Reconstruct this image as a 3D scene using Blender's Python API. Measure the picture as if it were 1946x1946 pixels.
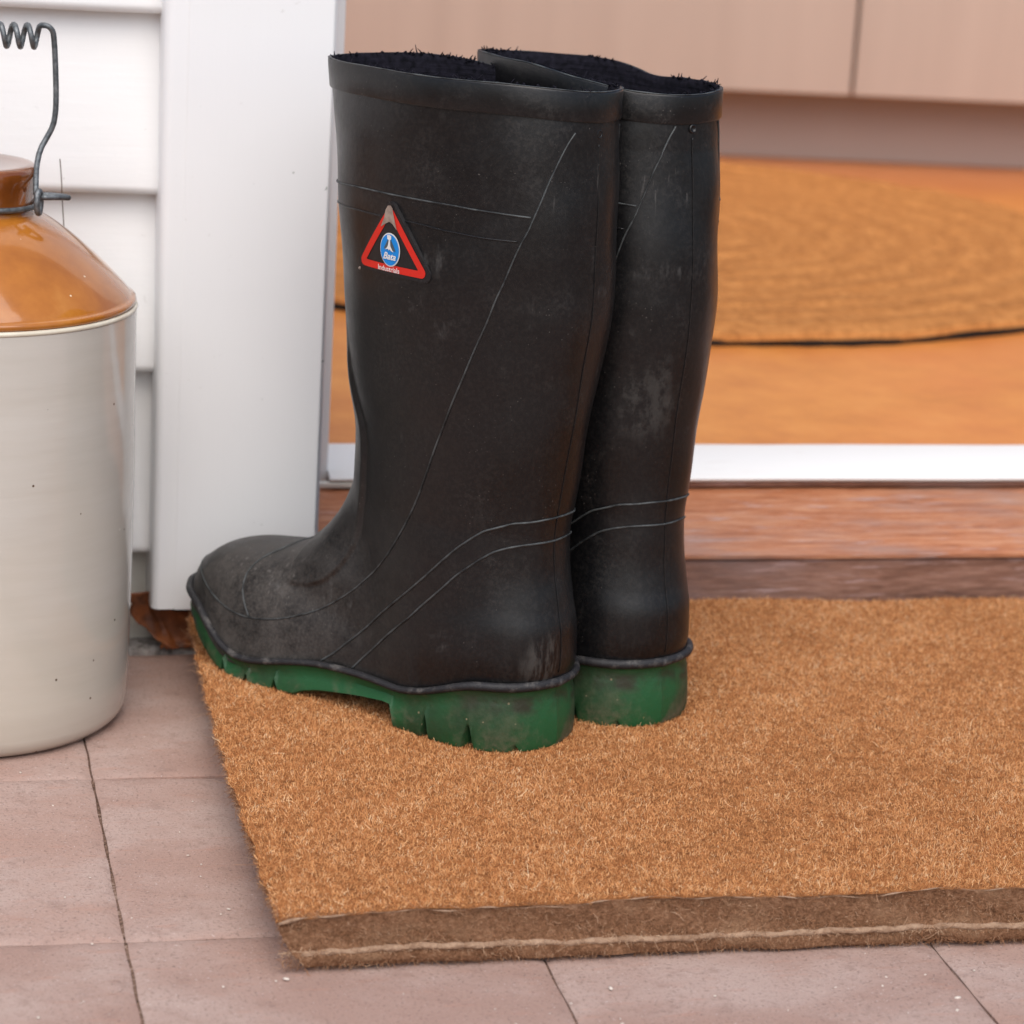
import bpy, bmesh, math, random
import numpy as np
from math import sin, cos, pi, radians, sqrt
from mathutils import Vector, Matrix

for o in list(bpy.data.objects): bpy.data.objects.remove(o)
scene = bpy.context.scene
COL = scene.collection
rng = np.random.default_rng(7)
random.seed(7)

# ------------------------------------------------------------------ camera
CAM_R = Vector((0.9761712960, -0.2097777572, 0.0555238092))
CAM_U = Vector((0.0031714288, 0.2696327538, 0.9629580054))
CAM_F = Vector((0.2169782083, 0.9398358743, -0.2638730500))
EYE = Vector((0.0, 0.0, 0.58157))
cam = bpy.data.cameras.new('camera')
cam.sensor_fit = 'HORIZONTAL'; cam.sensor_width = 36.0
cam.lens = 36.0 * 5480.0 / 1946.0
cam.clip_start = 0.05; cam.clip_end = 400
cam.dof.use_dof = True; cam.dof.focus_distance = 1.53; cam.dof.aperture_fstop = 10.5
camo = bpy.data.objects.new('camera', cam); COL.objects.link(camo)
M = Matrix((CAM_R, CAM_U, -CAM_F)).transposed().to_4x4(); M.translation = EYE
camo.matrix_world = M
scene.camera = camo

# ------------------------------------------------------------------ light
SUN_EL, SUN_AZ = 54.0, 189.0          # azimuth clockwise from +Y (into the house)
world = bpy.data.worlds.new('World'); scene.world = world; world.use_nodes = True
wn = world.node_tree; bg = wn.nodes['Background']
sky = wn.nodes.new('ShaderNodeTexSky'); sky.sky_type = 'NISHITA'; sky.sun_disc = False
sky.sun_elevation = radians(SUN_EL); sky.sun_rotation = radians(SUN_AZ)
sky.air_density = 1.0; sky.dust_density = 3.2; sky.ozone_density = 1.0
wn.links.new(sky.outputs['Color'], bg.inputs['Color']); bg.inputs['Strength'].default_value = 0.10
sun = bpy.data.lights.new('sun', 'SUN'); sun.energy = 1.55; sun.angle = radians(70); sun.color = (1.0, 0.985, 0.965)
suno = bpy.data.objects.new('sun', sun); COL.objects.link(suno)
az, el = radians(SUN_AZ), radians(SUN_EL)
sdir = Vector((sin(az) * cos(el), cos(az) * cos(el), sin(el)))
suno.rotation_euler = sdir.to_track_quat('Z', 'Y').to_euler(); suno.location = sdir * 20

vs = scene.view_settings
vs.view_transform = 'Standard'; vs.look = 'None'; vs.gamma = 1.0; vs.exposure = 0.65
vs.use_curve_mapping = False
scene.render.engine = 'CYCLES'
scene.cycles.use_denoising = True
scene.cycles.max_bounces = 8
try: scene.cycles_curves.shape = 'RIBBONS'
except Exception: pass

# ------------------------------------------------------------------ helpers
def tag(o, label=None, cat=None, group=None, kind=None):
    if label: o['label'] = label
    if cat: o['category'] = cat
    if group: o['group'] = group
    if kind: o['kind'] = kind
    return o

def thing(name, loc=(0, 0, 0), rz=0.0, **k):
    o = bpy.data.objects.new(name, None); COL.objects.link(o)
    o.location = loc; o.rotation_euler = (0, 0, rz); o.empty_display_size = 0.05
    return tag(o, **k)

def link(name, me, mat=None, parent=None, angle=None, smooth=True, **k):
    o = bpy.data.objects.new(name, me); COL.objects.link(o)
    if mat is not None and not me.materials: me.materials.append(mat)
    if parent is not None: o.parent = parent
    if smooth:
        me.polygons.foreach_set('use_smooth', np.ones(len(me.polygons), bool))
        if angle: me.set_sharp_from_angle(angle=radians(angle))
    return tag(o, **k)

def mesh(name, V, Fc):
    me = bpy.data.meshes.new(name)
    me.from_pydata([tuple(map(float, v)) for v in V], [], [tuple(map(int, f)) for f in Fc])
    me.update(); return me

def fix_normals(me):
    b = bmesh.new(); b.from_mesh(me); bmesh.ops.recalc_face_normals(b, faces=b.faces); b.to_mesh(me); b.free(); me.update()

def box_mesh(name, x0, x1, y0, y1, z0, z1, bev=0.0, seg=2):
    b = bmesh.new(); bmesh.ops.create_cube(b, size=1.0)
    for v in b.verts:
        v.co = ((x0 + x1) / 2 + v.co.x * (x1 - x0), (y0 + y1) / 2 + v.co.y * (y1 - y0), (z0 + z1) / 2 + v.co.z * (z1 - z0))
    if bev: bmesh.ops.bevel(b, geom=list(b.edges), offset=bev, segments=seg, affect='EDGES', profile=0.5)
    me = bpy.data.meshes.new(name); b.to_mesh(me); b.free(); return me

def prism_x(name, prof, x0, x1, nx=1, jit=None):
    """closed (y, z) profile swept along X"""
    n = len(prof); xs = np.linspace(x0, x1, nx + 1); V = []; Fc = []
    for x in xs:
        for (y, z) in prof:
            dz = jit(x, y, z) if jit else 0.0
            V.append((x, y, z + dz))
    for i in range(nx):
        for j in range(n):
            a = i * n + j; b_ = i * n + (j + 1) % n
            Fc.append((a, b_, b_ + n, a + n))
    Fc.append(tuple(range(n - 1, -1, -1))); Fc.append(tuple(nx * n + j for j in range(n)))
    me = mesh(name, V, Fc); fix_normals(me); return me

def tube(name, pts, rad, n=8, closed=False):
    pts = [Vector(p) for p in pts]; N = len(pts)
    R = rad if hasattr(rad, '__len__') else [rad] * N
    V = []; Fc = []; up = None
    for i, p in enumerate(pts):
        if closed: t = (pts[(i + 1) % N] - pts[i - 1]).normalized()
        else: t = (pts[min(i + 1, N - 1)] - pts[max(i - 1, 0)]).normalized()
        if up is None: up = t.orthogonal().normalized()
        up = (up - t * up.dot(t)).normalized(); bi = t.cross(up)
        for k in range(n):
            a = 2 * pi * k / n; V.append(p + (up * cos(a) + bi * sin(a)) * R[i])
    for i in range(N if closed else N - 1):
        for k in range(n):
            a, b_ = i * n + k, i * n + (k + 1) % n; c, d = ((i + 1) % N) * n + k, ((i + 1) % N) * n + (k + 1) % n
            Fc.append((a, b_, d, c))
    if not closed:
        Fc.append(tuple(range(n - 1, -1, -1))); Fc.append(tuple((N - 1) * n + k for k in range(n)))
    me = mesh(name, V, Fc); fix_normals(me); return me

def lathe(name, prof, n=96, c=(0, 0), close=False):
    V = []; Fc = []; m = len(prof)
    for i in range(n):
        a = 2 * pi * i / n
        for (r, z) in prof: V.append((c[0] + r * cos(a), c[1] + r * sin(a), z))
    for i in range(n):
        for j in range(m - 1 if not close else m):
            a, b_ = i * m + j, i * m + (j + 1) % m; c_, d = ((i + 1) % n) * m + j, ((i + 1) % n) * m + (j + 1) % m
            Fc.append((a, c_, d, b_))
    me = mesh(name, V, Fc)
    b = bmesh.new(); b.from_mesh(me); bmesh.ops.remove_doubles(b, verts=b.verts, dist=1e-6)
    bmesh.ops.recalc_face_normals(b, faces=b.faces); b.to_mesh(me); b.free(); return me

def merge(name, meshes):
    b = bmesh.new()
    for m in meshes: b.from_mesh(m)
    me = bpy.data.meshes.new(name); b.to_mesh(me); b.free(); return me

# ------------------------------------------------------------------ materials
class NT:
    def __init__(s, name, rough=0.5, spec=0.5, coat=0.0):
        s.m = bpy.data.materials.new(name); s.m.use_nodes = True; s.t = s.m.node_tree; s.N = s.t.nodes; s.L = s.t.links
        s.b = s.N['Principled BSDF']; s.b.inputs['Roughness'].default_value = rough
        s.b.inputs['Specular IOR Level'].default_value = spec; s.b.inputs['Coat Weight'].default_value = coat
        s.co = s.N.new('ShaderNodeTexCoord')
    def P(s, scale=(1, 1, 1), src='Object'):
        mp = s.N.new('ShaderNodeMapping'); mp.inputs['Scale'].default_value = scale
        s.L.new(s.co.outputs[src], mp.inputs['Vector']); return mp.outputs['Vector']
    def noise(s, scale, detail=4, rough=0.55, vec=None, dist=0.0):
        n = s.N.new('ShaderNodeTexNoise'); n.inputs['Scale'].default_value = scale; n.inputs['Detail'].default_value = detail
        n.inputs['Roughness'].default_value = rough; n.inputs['Distortion'].default_value = dist
        s.L.new(vec if vec is not None else s.co.outputs['Object'], n.inputs['Vector']); return n.outputs['Fac']
    def voro(s, scale, vec=None, feature='F1', out='Distance', rnd=1.0):
        n = s.N.new('ShaderNodeTexVoronoi'); n.feature = feature; n.inputs['Scale'].default_value = scale
        n.inputs['Randomness'].default_value = rnd
        s.L.new(vec if vec is not None else s.co.outputs['Object'], n.inputs['Vector']); return n.outputs[out]
    def ramp(s, fac, stops, interp='LINEAR'):
        r = s.N.new('ShaderNodeValToRGB'); r.color_ramp.interpolation = interp; e = r.color_ramp.elements
        while len(e) < len(stops): e.new(0.5)
        for el_, (p, c) in zip(e, stops): el_.position = p; el_.color = c if len(c) == 4 else (*c, 1)
        s.L.new(fac, r.inputs['Fac']); return r.outputs['Color']
    def mask(s, fac, a, b):
        r = s.N.new('ShaderNodeMapRange'); r.inputs['From Min'].default_value = a; r.inputs['From Max'].default_value = b
        r.interpolation_type = 'SMOOTHSTEP'; s.L.new(fac, r.inputs['Value']); return r.outputs['Result']
    def mix(s, f, a, b, mode='MIX'):
        m = s.N.new('ShaderNodeMix'); m.data_type = 'RGBA'; m.blend_type = mode
        for sock, v in ((m.inputs['Factor'], f), (m.inputs['A'], a), (m.inputs['B'], b)):
            if isinstance(v, (int, float)): sock.default_value = v
            elif isinstance(v, tuple): sock.default_value = (*v, 1) if len(v) == 3 else v
            else: s.L.new(v, sock)
        return m.outputs['Result']
    def math(s, op, a, b=None, clamp=False):
        m = s.N.new('ShaderNodeMath'); m.operation = op; m.use_clamp = clamp
        for sock, v in zip(m.inputs, (a, b)):
            if v is None: continue
            if isinstance(v, (int, float)): sock.default_value = v
            else: s.L.new(v, sock)
        return m.outputs[0]
    def sep(s, vec=None, src='Object'):
        n = s.N.new('ShaderNodeSeparateXYZ'); s.L.new(vec if vec is not None else s.co.outputs[src], n.inputs[0]); return n.outputs
    def rand(s):
        return s.N.new('ShaderNodeObjectInfo').outputs['Random']
    def attr(s, name):
        n = s.N.new('ShaderNodeAttribute'); n.attribute_name = name; return n.outputs['Fac']
    def normalz(s):
        g = s.N.new('ShaderNodeNewGeometry'); n = s.N.new('ShaderNodeSeparateXYZ'); s.L.new(g.outputs['Normal'], n.inputs[0]); return n.outputs['Z']
    def col(s, c):
        if isinstance(c, tuple): s.b.inputs['Base Color'].default_value = (*c, 1)
        else: s.L.new(c, s.b.inputs['Base Color'])
        return s
    def rough(s, f): s.L.new(f, s.b.inputs['Roughness']); return s
    def bump(s, h, dist=0.001, strength=1.0, normal=None):
        b = s.N.new('ShaderNodeBump'); b.inputs['Strength'].default_value = strength; b.inputs['Distance'].default_value = dist
        s.L.new(h, b.inputs['Height'])
        if normal is not None: s.L.new(normal, b.inputs['Normal'])
        s.L.new(b.outputs['Normal'], s.b.inputs['Normal']); return b.outputs['Normal']

def mat_rubber(name, base, patch=None, dustz=True):
    t = NT(name, 0.40, 0.45)
    big = t.noise(9, 4); mid = t.noise(45, 5, 0.65); fine = t.noise(420, 3, 0.7)
    dust = t.mask(t.math('ADD', t.math('MULTIPLY', mid, 0.6), t.math('MULTIPLY', big, 0.5)), 0.50, 0.78)
    dust = t.math('MULTIPLY', t.math('MULTIPLY', dust, t.mask(fine, 0.40, 0.66)), 1.0 if dustz else 0.25)
    if dustz:
        z = t.sep()[2]; x = t.sep()[0]
        foot = t.math('MULTIPLY', t.mask(z, 0.16, 0.05), t.mask(x, 0.05, 0.19))     # mud film dried on the vamp and toe cap
        dust = t.math('ADD', t.math('MULTIPLY', dust, 0.16), t.math('MULTIPLY', foot, t.math('MULTIPLY', t.math('ADD', t.math('MULTIPLY', t.mask(t.noise(38, 5, 0.75), 0.28, 0.70), 0.6), t.math('MULTIPLY', t.mask(t.noise(620, 3, 0.8), 0.40, 0.64), 0.32)), 0.85)), True)
    c = t.mix(dust, base, (0.100, 0.089, 0.080))
    # pale specks and hair scratches
    sp = t.mask(t.math("SUBTRACT", t.voro(330), t.math("MULTIPLY", t.noise(90, 2), 0.18)), 0.01, -0.03); spm = t.mask(t.noise(24, 4, 0.7), 0.46, 0.62)
    c = t.mix(t.math('MULTIPLY', t.math('MULTIPLY', sp, spm), 0.55), c, (0.17, 0.155, 0.14))
    c = t.mix(t.math('MULTIPLY', t.mask(fine, 0.44, 0.62), 0.06 if dustz else 0.03), c, (0.075, 0.066, 0.058))   # thin all-over dust
    sc = t.noise(60, 2, 0.5, t.P((7.0, 7.0, 0.35))); scm = t.mask(t.noise(11, 3), 0.55, 0.7)
    c = t.mix(t.math('MULTIPLY', t.math('MULTIPLY', t.mask(sc, 0.63, 0.72), scm), 0.5), c, (0.16, 0.15, 0.14))
    if patch:   # one chalky rub mark: (x, y, z, radii, strength)
        mp = t.N.new('ShaderNodeMapping'); mp.vector_type = 'TEXTURE'; mp.inputs['Location'].default_value = patch[0]; mp.inputs['Scale'].default_value = patch[1]
        t.L.new(t.co.outputs['Object'], mp.inputs['Vector']); ln = t.N.new('ShaderNodeVectorMath'); ln.operation = 'LENGTH'; t.L.new(mp.outputs['Vector'], ln.inputs[0])
        k1 = t.mask(t.math('ADD', ln.outputs['Value'], t.math('MULTIPLY', t.noise(70, 4, 0.7), 0.9)), 1.45, 0.85)
        k2 = t.mask(t.noise(110, 4, 0.75, t.P(patch[3])), 0.42, 0.60)
        c = t.mix(t.math('MULTIPLY', t.math('MULTIPLY', k1, k2), patch[2]), c, (0.13, 0.125, 0.115))
    sf = t.mask(t.noise(13, 5, 0.75, dist=0.6), 0.57, 0.70); sg = t.mask(t.noise(150, 4, 0.75, t.P((1, 1, 0.25))), 0.46, 0.64)   # chalky scuffs
    c = t.mix(t.math('MULTIPLY', t.math('MULTIPLY', sf, sg), 0.45 if dustz else 0.12), c, (0.115, 0.112, 0.108))
    t.col(c)
    r = t.ramp(mid, [(0.3, (0.30,) * 3), (0.7, (0.43,) * 3)])
    t.rough(t.mix(dust, r, (0.9, 0.9, 0.9)))
    t.bump(t.math('ADD', t.math('MULTIPLY', t.noise(26, 3), 1.0), t.math('MULTIPLY', fine, 0.12)), 0.0012, 0.5)
    return t.m

def mat_paint(name, base, rough=0.42, grime=0.35, streak=True, chips=True, bumpk=0.55):
    t = NT(name, rough, 0.5)
    c = base
    n1 = t.noise(14, 4); n2 = t.noise(60, 4, 0.6)
    c = t.mix(t.math('MULTIPLY', t.mask(n1, 0.48, 0.75), grime * 0.35), c, tuple(x * 0.82 for x in base))
    g = t.mask(t.noise(190, 3, 0.65), 0.66, 0.74); gm = t.mask(t.noise(9, 3), 0.5, 0.66)
    c = t.mix(t.math('MULTIPLY', t.math('MULTIPLY', g, gm), grime), c, (0.34, 0.31, 0.26))
    if chips:
        ch = t.mask(t.noise(150, 2, 0.5), 0.755, 0.78); chm = t.mask(t.noise(5, 2), 0.5, 0.6)
        c = t.mix(t.math('MULTIPLY', t.math('MULTIPLY', ch, chm), 0.8), c, (0.20, 0.24, 0.20))
    t.col(c)
    st = t.noise(9, 4, 0.6, t.P((22, 22, 1.6) if streak else (1.6, 22, 22)))
    t.bump(t.math('ADD', t.math('MULTIPLY', st, 0.55), t.math('MULTIPLY', n2, 0.45)), 0.0012, bumpk)
    return t.m

def mat_wood(name, cols, axis=(0.9, 26, 60), rough=0.55, grey=None):
    t = NT(name, rough, 0.35)
    g = t.noise(2.2, 7, 0.68, t.P(axis), 0.4); f = t.noise(9.0, 5, 0.7, t.P(axis))
    b = t.math('ADD', t.math('MULTIPLY', g, 0.55), t.math('MULTIPLY', f, 0.45))
    c = t.ramp(b, [(p, cc) for p, cc in cols])
    if grey:
        c = t.mix(t.math('MULTIPLY', t.mask(t.noise(3.5, 5, 0.65, t.P((1, 5, 5))), 0.45, 0.68), 0.75), c, grey)
        c = t.mix(t.math('MULTIPLY', t.mask(t.noise(22, 5, 0.75, t.P((0.8, 7, 10))), 0.56, 0.66), 0.75), c, tuple(min(1, x * 1.6) for x in grey))
    t.col(c); t.bump(f, 0.0015, 0.5); return t.m

MAT = {}
MAT['rubber'] = mat_rubber('black_rubber', (0.0038, 0.0038, 0.0044), ((0.004, 0.012, 0.052), (0.018, 0.017, 0.020), 0.30, (2.0, 2.0, 0.4)))
MAT['rubber_far'] = mat_rubber('black_rubber_dusty_shaft', (0.0038, 0.0038, 0.0044), ((0.004, 0.020, 0.190), (0.03, 0.024, 0.032), 0.20, (1.0, 1.0, 0.7)))
MAT['rubber_band'] = mat_rubber('black_rubber_band', (0.0042, 0.0042, 0.0048), dustz=False)
t = NT('worn_rubber_edge', 0.55, 0.4); t.col(t.ramp(t.noise(120, 3), [(0.35, (0.014, 0.016, 0.017)), (0.62, (0.070, 0.077, 0.078))])); MAT['rib'] = t.m
t = NT('welt_rubber', 0.6, 0.4)
t.col(t.mix(t.mask(t.noise(95, 5, 0.7), 0.50, 0.70), (0.016, 0.0155, 0.0175), (0.095, 0.088, 0.082))); t.bump(t.noise(300, 3), 0.0008, 0.5); MAT['welt'] = t.m
t = NT('green_sole_rubber', 0.55, 0.4)
dirt = t.mask(t.math('ADD', t.math('MULTIPLY', t.noise(28, 5, 0.7), 0.6), t.math('MULTIPLY', t.noise(160, 3, 0.7), 0.4)), 0.47, 0.66)
low = t.mask(t.sep()[2], 0.016, 0.0); zz = t.sep()[2]
band = t.math('MULTIPLY', t.math('MULTIPLY', t.mask(zz, 0.019, 0.025), t.mask(zz, 0.034, 0.029)), t.mask(t.sep()[0], 0.05, 0.02))
c = t.mix(t.math('MULTIPLY', t.mask(t.noise(17, 4), 0.42, 0.64), 0.8), (0.0105, 0.078, 0.024), (0.016, 0.036, 0.014))
c = t.mix(t.math('MULTIPLY', dirt, t.math('ADD', 0.22, t.math('MULTIPLY', low, 0.45))), c, (0.14, 0.115, 0.075))
c = t.mix(t.math('MULTIPLY', t.mask(t.voro(120), 0.10, 0.06), t.mask(t.noise(18, 2), 0.52, 0.6)), c, (0.24, 0.20, 0.12))
c = t.mix(t.math('MULTIPLY', band, t.mask(t.noise(60, 4), 0.3, 0.6)), c, (0.020, 0.022, 0.010))
t.col(c); t.bump(t.noise(220, 3), 0.0008, 0.5); MAT['sole'] = t.m
t = NT('navy_knit_lining', 0.95, 0.1); t.col(t.ramp(t.noise(300, 3), [(0.3, (0.004, 0.004, 0.006)), (0.7, (0.014, 0.013, 0.020))]))
t.bump(t.noise(35, 2, 0.5, t.P((1, 1, 14))), 0.001, 0.8); MAT['lining'] = t.m
def flat_print(name, c, rough=0.4, grime=0.25):
    t = NT(name, rough, 0.4); t.col(t.mix(t.math('MULTIPLY', t.mask(t.noise(700, 3), 0.5, 0.7), grime), c, tuple(x * 0.55 + 0.03 for x in c))); return t.m
MAT['badge'] = flat_print('badge_black', (0.012, 0.011, 0.012))
MAT['red'] = flat_print('badge_red', (0.62, 0.022, 0.012), grime=0.1)
MAT['blue'] = flat_print('badge_blue', (0.004, 0.23, 0.66), grime=0.05)
MAT['white'] = flat_print('badge_white', (0.72, 0.72, 0.70), grime=0.1)
MAT['badgegrey'] = flat_print('badge_dark_feather', (0.06, 0.09, 0.11))
t = NT('lifted_clear_film', 0.45, 0.4); t.col(t.ramp(t.noise(260, 3), [(0.35, (0.22, 0.16, 0.13)), (0.65, (0.34, 0.27, 0.22))])); MAT['film'] = t.m
MAT['paint'] = mat_paint('white_gloss_paint', (0.81, 0.815, 0.82), grime=0.22, bumpk=0.16)
MAT['board'] = mat_paint('white_board_paint', (0.80, 0.80, 0.795), 0.5, 0.3, streak=False, bumpk=0.3)
MAT['oldpaint'] = mat_paint('old_cream_paint', (0.62, 0.60, 0.54), 0.55, 0.9, streak=False)
t = NT('threshold_white', 0.35, 0.4); t.col(t.mix(t.math('MULTIPLY', t.mask(t.noise(40, 4, 0.65, t.P((0.5, 3, 3))), 0.58, 0.7), 0.15), (0.76, 0.745, 0.715), (0.52, 0.44, 0.37))); t.bump(t.noise(30, 3), 0.001, 0.3); MAT['threshold'] = t.m
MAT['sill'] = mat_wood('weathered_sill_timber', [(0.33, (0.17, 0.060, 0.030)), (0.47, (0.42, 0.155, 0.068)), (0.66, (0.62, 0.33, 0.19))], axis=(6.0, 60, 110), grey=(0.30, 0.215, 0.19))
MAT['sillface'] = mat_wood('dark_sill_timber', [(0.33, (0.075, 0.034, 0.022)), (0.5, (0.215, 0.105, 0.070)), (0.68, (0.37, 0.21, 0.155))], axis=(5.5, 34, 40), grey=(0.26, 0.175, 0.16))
t = NT('painted_void_shade', 0.95, 0.1); t.col(t.ramp(t.noise(60, 5), [(0.3, (0.008, 0.006, 0.005)), (0.7, (0.035, 0.024, 0.018))])); MAT['void'] = t.m  # near-black colour stands in for the shade of the underfloor gap
t = NT('pale_mortar', 0.9, 0.2); t.col(t.ramp(t.noise(130, 5, 0.7), [(0.32, (0.06, 0.05, 0.045)), (0.5, (0.34, 0.31, 0.29)), (0.7, (0.55, 0.52, 0.50))])); t.bump(t.noise(160, 4), 0.003, 0.9); MAT['mortar'] = t.m

t = NT('clay_paver', 0.78, 0.25)
rn = t.rand()
b1 = t.noise(7, 5, 0.6, t.P((1, 1.6, 1), 'Object')); b2 = t.noise(55, 5, 0.7); gr = t.noise(520, 3, 0.7)
base = t.mix(rn, (0.400, 0.262, 0.212), (0.350, 0.228, 0.186))
c = t.mix(t.mask(b1, 0.40, 0.66), base, (0.435, 0.322, 0.278))
c = t.mix(t.math('MULTIPLY', t.mask(b2, 0.52, 0.70), 0.55), c, (0.275, 0.180, 0.148))
c = t.mix(t.math('MULTIPLY', t.mask(t.noise(30, 4, 0.6, t.P((1, 5, 1))), 0.55, 0.72), 0.35), c, (0.42, 0.215, 0.155))
c = t.mix(t.math('MULTIPLY', t.mask(gr, 0.54, 0.68), 0.65), c, (0.17, 0.115, 0.095))
c = t.mix(t.math('MULTIPLY', t.mask(t.noise(640, 2, 0.6), 0.64, 0.74), 0.6), c, (0.62, 0.53, 0.49))
t.col(c); t.bump(t.math('ADD', t.math('MULTIPLY', b2, 0.6), t.math('MULTIPLY', gr, 0.5)), 0.0016, 0.9); MAT['paver'] = t.m
t = NT('joint_sand', 0.95, 0.1); t.col(t.ramp(t.noise(420, 4, 0.7), [(0.35, (0.075, 0.048, 0.035)), (0.55, (0.24, 0.15, 0.11)), (0.75, (0.50, 0.41, 0.34))])); t.bump(t.noise(600, 3), 0.002, 0.8); MAT['sand'] = t.m
t = NT('grit_bits', 0.8, 0.3); t.col(t.mix(t.rand(), (0.62, 0.50, 0.38), (0.68, 0.62, 0.56))); MAT['grit'] = t.m

# coir
t = NT('coir_fibre', 0.62, 0.25)
tone = t.attr('tone')
t.col(t.ramp(tone, [(0.0, (0.22, 0.075, 0.022)), (0.30, (0.55, 0.225, 0.078)), (0.62, (0.80, 0.425, 0.175)), (1.0, (0.92, 0.71, 0.45))])); MAT['fibre'] = t.m
t = NT('coir_base', 0.95, 0.1); t.col(t.ramp(t.noise(240, 5, 0.7), [(0.3, (0.14, 0.05, 0.018)), (0.7, (0.42, 0.18, 0.065))])); t.bump(t.noise(400, 4), 0.002, 1.0); MAT['coirbase'] = t.m
t = NT('coir_cut_edge', 0.95, 0.1)
c = t.ramp(t.noise(330, 5, 0.75), [(0.28, (0.12, 0.058, 0.030)), (0.52, (0.29, 0.150, 0.082)), (0.75, (0.47, 0.29, 0.18))])
c = t.mix(t.mask(t.noise(38, 4), 0.5, 0.72), c, (0.33, 0.19, 0.11))
t.col(c); t.bump(t.noise(520, 4, 0.7), 0.003, 1.0); MAT['coiredge'] = t.m
t = NT('coir_binding_thread', 0.9, 0.1); t.col(t.ramp(t.noise(150, 4, 0.7), [(0.3, (0.22, 0.130, 0.080)), (0.7, (0.42, 0.290, 0.200))])); t.bump(t.noise(400, 3), 0.002, 0.8); MAT['thread'] = t.m

t = NT('cut_fibre_ends', 0.8, 0.15); t.col(t.ramp(t.attr('tone'), [(0.0, (0.12, 0.056, 0.028)), (0.45, (0.34, 0.170, 0.088)), (1.0, (0.60, 0.42, 0.28))])); MAT['edgefibre'] = t.m
# stoneware
t = NT('salt_glaze_cream', 0.16, 0.5, 0.35)
st = t.noise(7, 4, 0.6, t.P((1, 1, 9))); c = t.ramp(st, [(0.3, (0.485, 0.455, 0.405)), (0.7, (0.525, 0.500, 0.455))])
z = t.sep()[2]; c = t.mix(t.math('MULTIPLY', t.mask(t.noise(4, 3), 0.42, 0.7), 0.6), c, (0.50, 0.435, 0.345))
c = t.mix(t.mask(t.voro(62), 0.055, 0.035), c, (0.09, 0.055, 0.035))
c = t.mix(t.math('MULTIPLY', t.mask(t.voro(33), 0.035, 0.02), 0.8), c, (0.75, 0.72, 0.66))
t.col(c); t.bump(t.math('ADD', t.math('MULTIPLY', st, 0.8), t.math('MULTIPLY', t.noise(24, 3), 0.25)), 0.0012, 0.35); t.b.inputs['Coat Roughness'].default_value = 0.06; MAT['cream'] = t.m
t = NT('amber_glaze', 0.13, 0.5, 0.5)
c = t.ramp(t.noise(16, 5, 0.65), [(0.3, (0.27, 0.082, 0.011)), (0.55, (0.40, 0.140, 0.019)), (0.75, (0.50, 0.21, 0.040))])
c = t.mix(t.mask(t.voro(70), 0.05, 0.035), c, (0.75, 0.62, 0.42))
t.col(c); t.b.inputs['Coat Roughness'].default_value = 0.03; t.bump(t.noise(22, 3), 0.001, 0.25); MAT['amber'] = t.m
t = NT('brown_glaze', 0.12, 0.6, 0.5)
t.col(t.ramp(t.noise(20, 4), [(0.35, (0.11, 0.030, 0.006)), (0.65, (0.27, 0.078, 0.012))])); t.b.inputs['Coat Roughness'].default_value = 0.05; MAT['brown'] = t.m
t = NT('ring_ridge', 0.3, 0.5); t.col(t.ramp(t.noise(60, 4), [(0.4, (0.60, 0.55, 0.44)), (0.7, (0.70, 0.66, 0.55))])); MAT['ridge'] = t.m
t = NT('dull_galvanised_wire', 0.55, 0.5); t.b.inputs['Metallic'].default_value = 0.75
t.col(t.ramp(t.noise(260, 4, 0.7), [(0.3, (0.075, 0.085, 0.090)), (0.6, (0.19, 0.205, 0.215)), (0.8, (0.36, 0.36, 0.35))])); t.bump(t.noise(500, 3), 0.0006, 0.6); MAT['wire'] = t.m
t = NT('dry_leaf', 0.5, 0.4)
c = t.ramp(t.noise(70, 5, 0.65), [(0.3, (0.055, 0.018, 0.007)), (0.55, (0.20, 0.060, 0.018)), (0.75, (0.38, 0.14, 0.045))])
t.col(c); t.b.inputs['Transmission Weight'].default_value = 0.0; t.bump(t.noise(120, 3), 0.001, 0.6); MAT['leaf'] = t.m
t = NT('dry_stem', 0.8, 0.2); t.col((0.10, 0.075, 0.055)); MAT['stem'] = t.m

# indoors
t = NT('orange_cork_floor', 0.38, 0.35)
c = t.ramp(t.noise(18, 6, 0.7), [(0.3, (0.53, 0.180, 0.034)), (0.55, (0.65, 0.245, 0.050)), (0.75, (0.72, 0.30, 0.072))])
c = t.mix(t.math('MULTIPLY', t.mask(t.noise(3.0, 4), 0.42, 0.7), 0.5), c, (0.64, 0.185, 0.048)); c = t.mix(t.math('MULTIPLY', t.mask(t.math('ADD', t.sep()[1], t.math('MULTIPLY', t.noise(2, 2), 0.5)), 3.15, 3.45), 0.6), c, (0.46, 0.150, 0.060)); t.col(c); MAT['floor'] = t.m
t = NT('kitchen_laminate', 0.42, 0.4)
c = t.ramp(t.noise(5, 3, 0.5, t.P((6, 6, 0.4))), [(0.3, (0.475, 0.375, 0.315)), (0.7, (0.515, 0.410, 0.345))]); t.col(c); MAT['laminate'] = t.m
t = NT('kickboard_laminate', 0.45, 0.35); t.col((0.40, 0.315, 0.275)); MAT['kick'] = t.m
t = NT('carcass_dark', 0.7, 0.3); t.col((0.20, 0.12, 0.09)); MAT['carcass'] = t.m
t = NT('rug_coir', 0.95, 0.1)
n1 = t.noise(110, 5, 0.75, t.P((1, 0.55, 1))); n2 = t.noise(240, 4, 0.7, t.P((1, 0.5, 1)))
wv = t.N.new('ShaderNodeTexWave'); wv.wave_type = 'RINGS'; wv.rings_direction = 'Z'; wv.inputs['Scale'].default_value = 7.0; wv.inputs['Distortion'].default_value = 1.2; wv.inputs['Detail'].default_value = 3; wv.inputs['Detail Scale'].default_value = 1.6
t.L.new(t.co.outputs['Object'], wv.inputs['Vector'])
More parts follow.
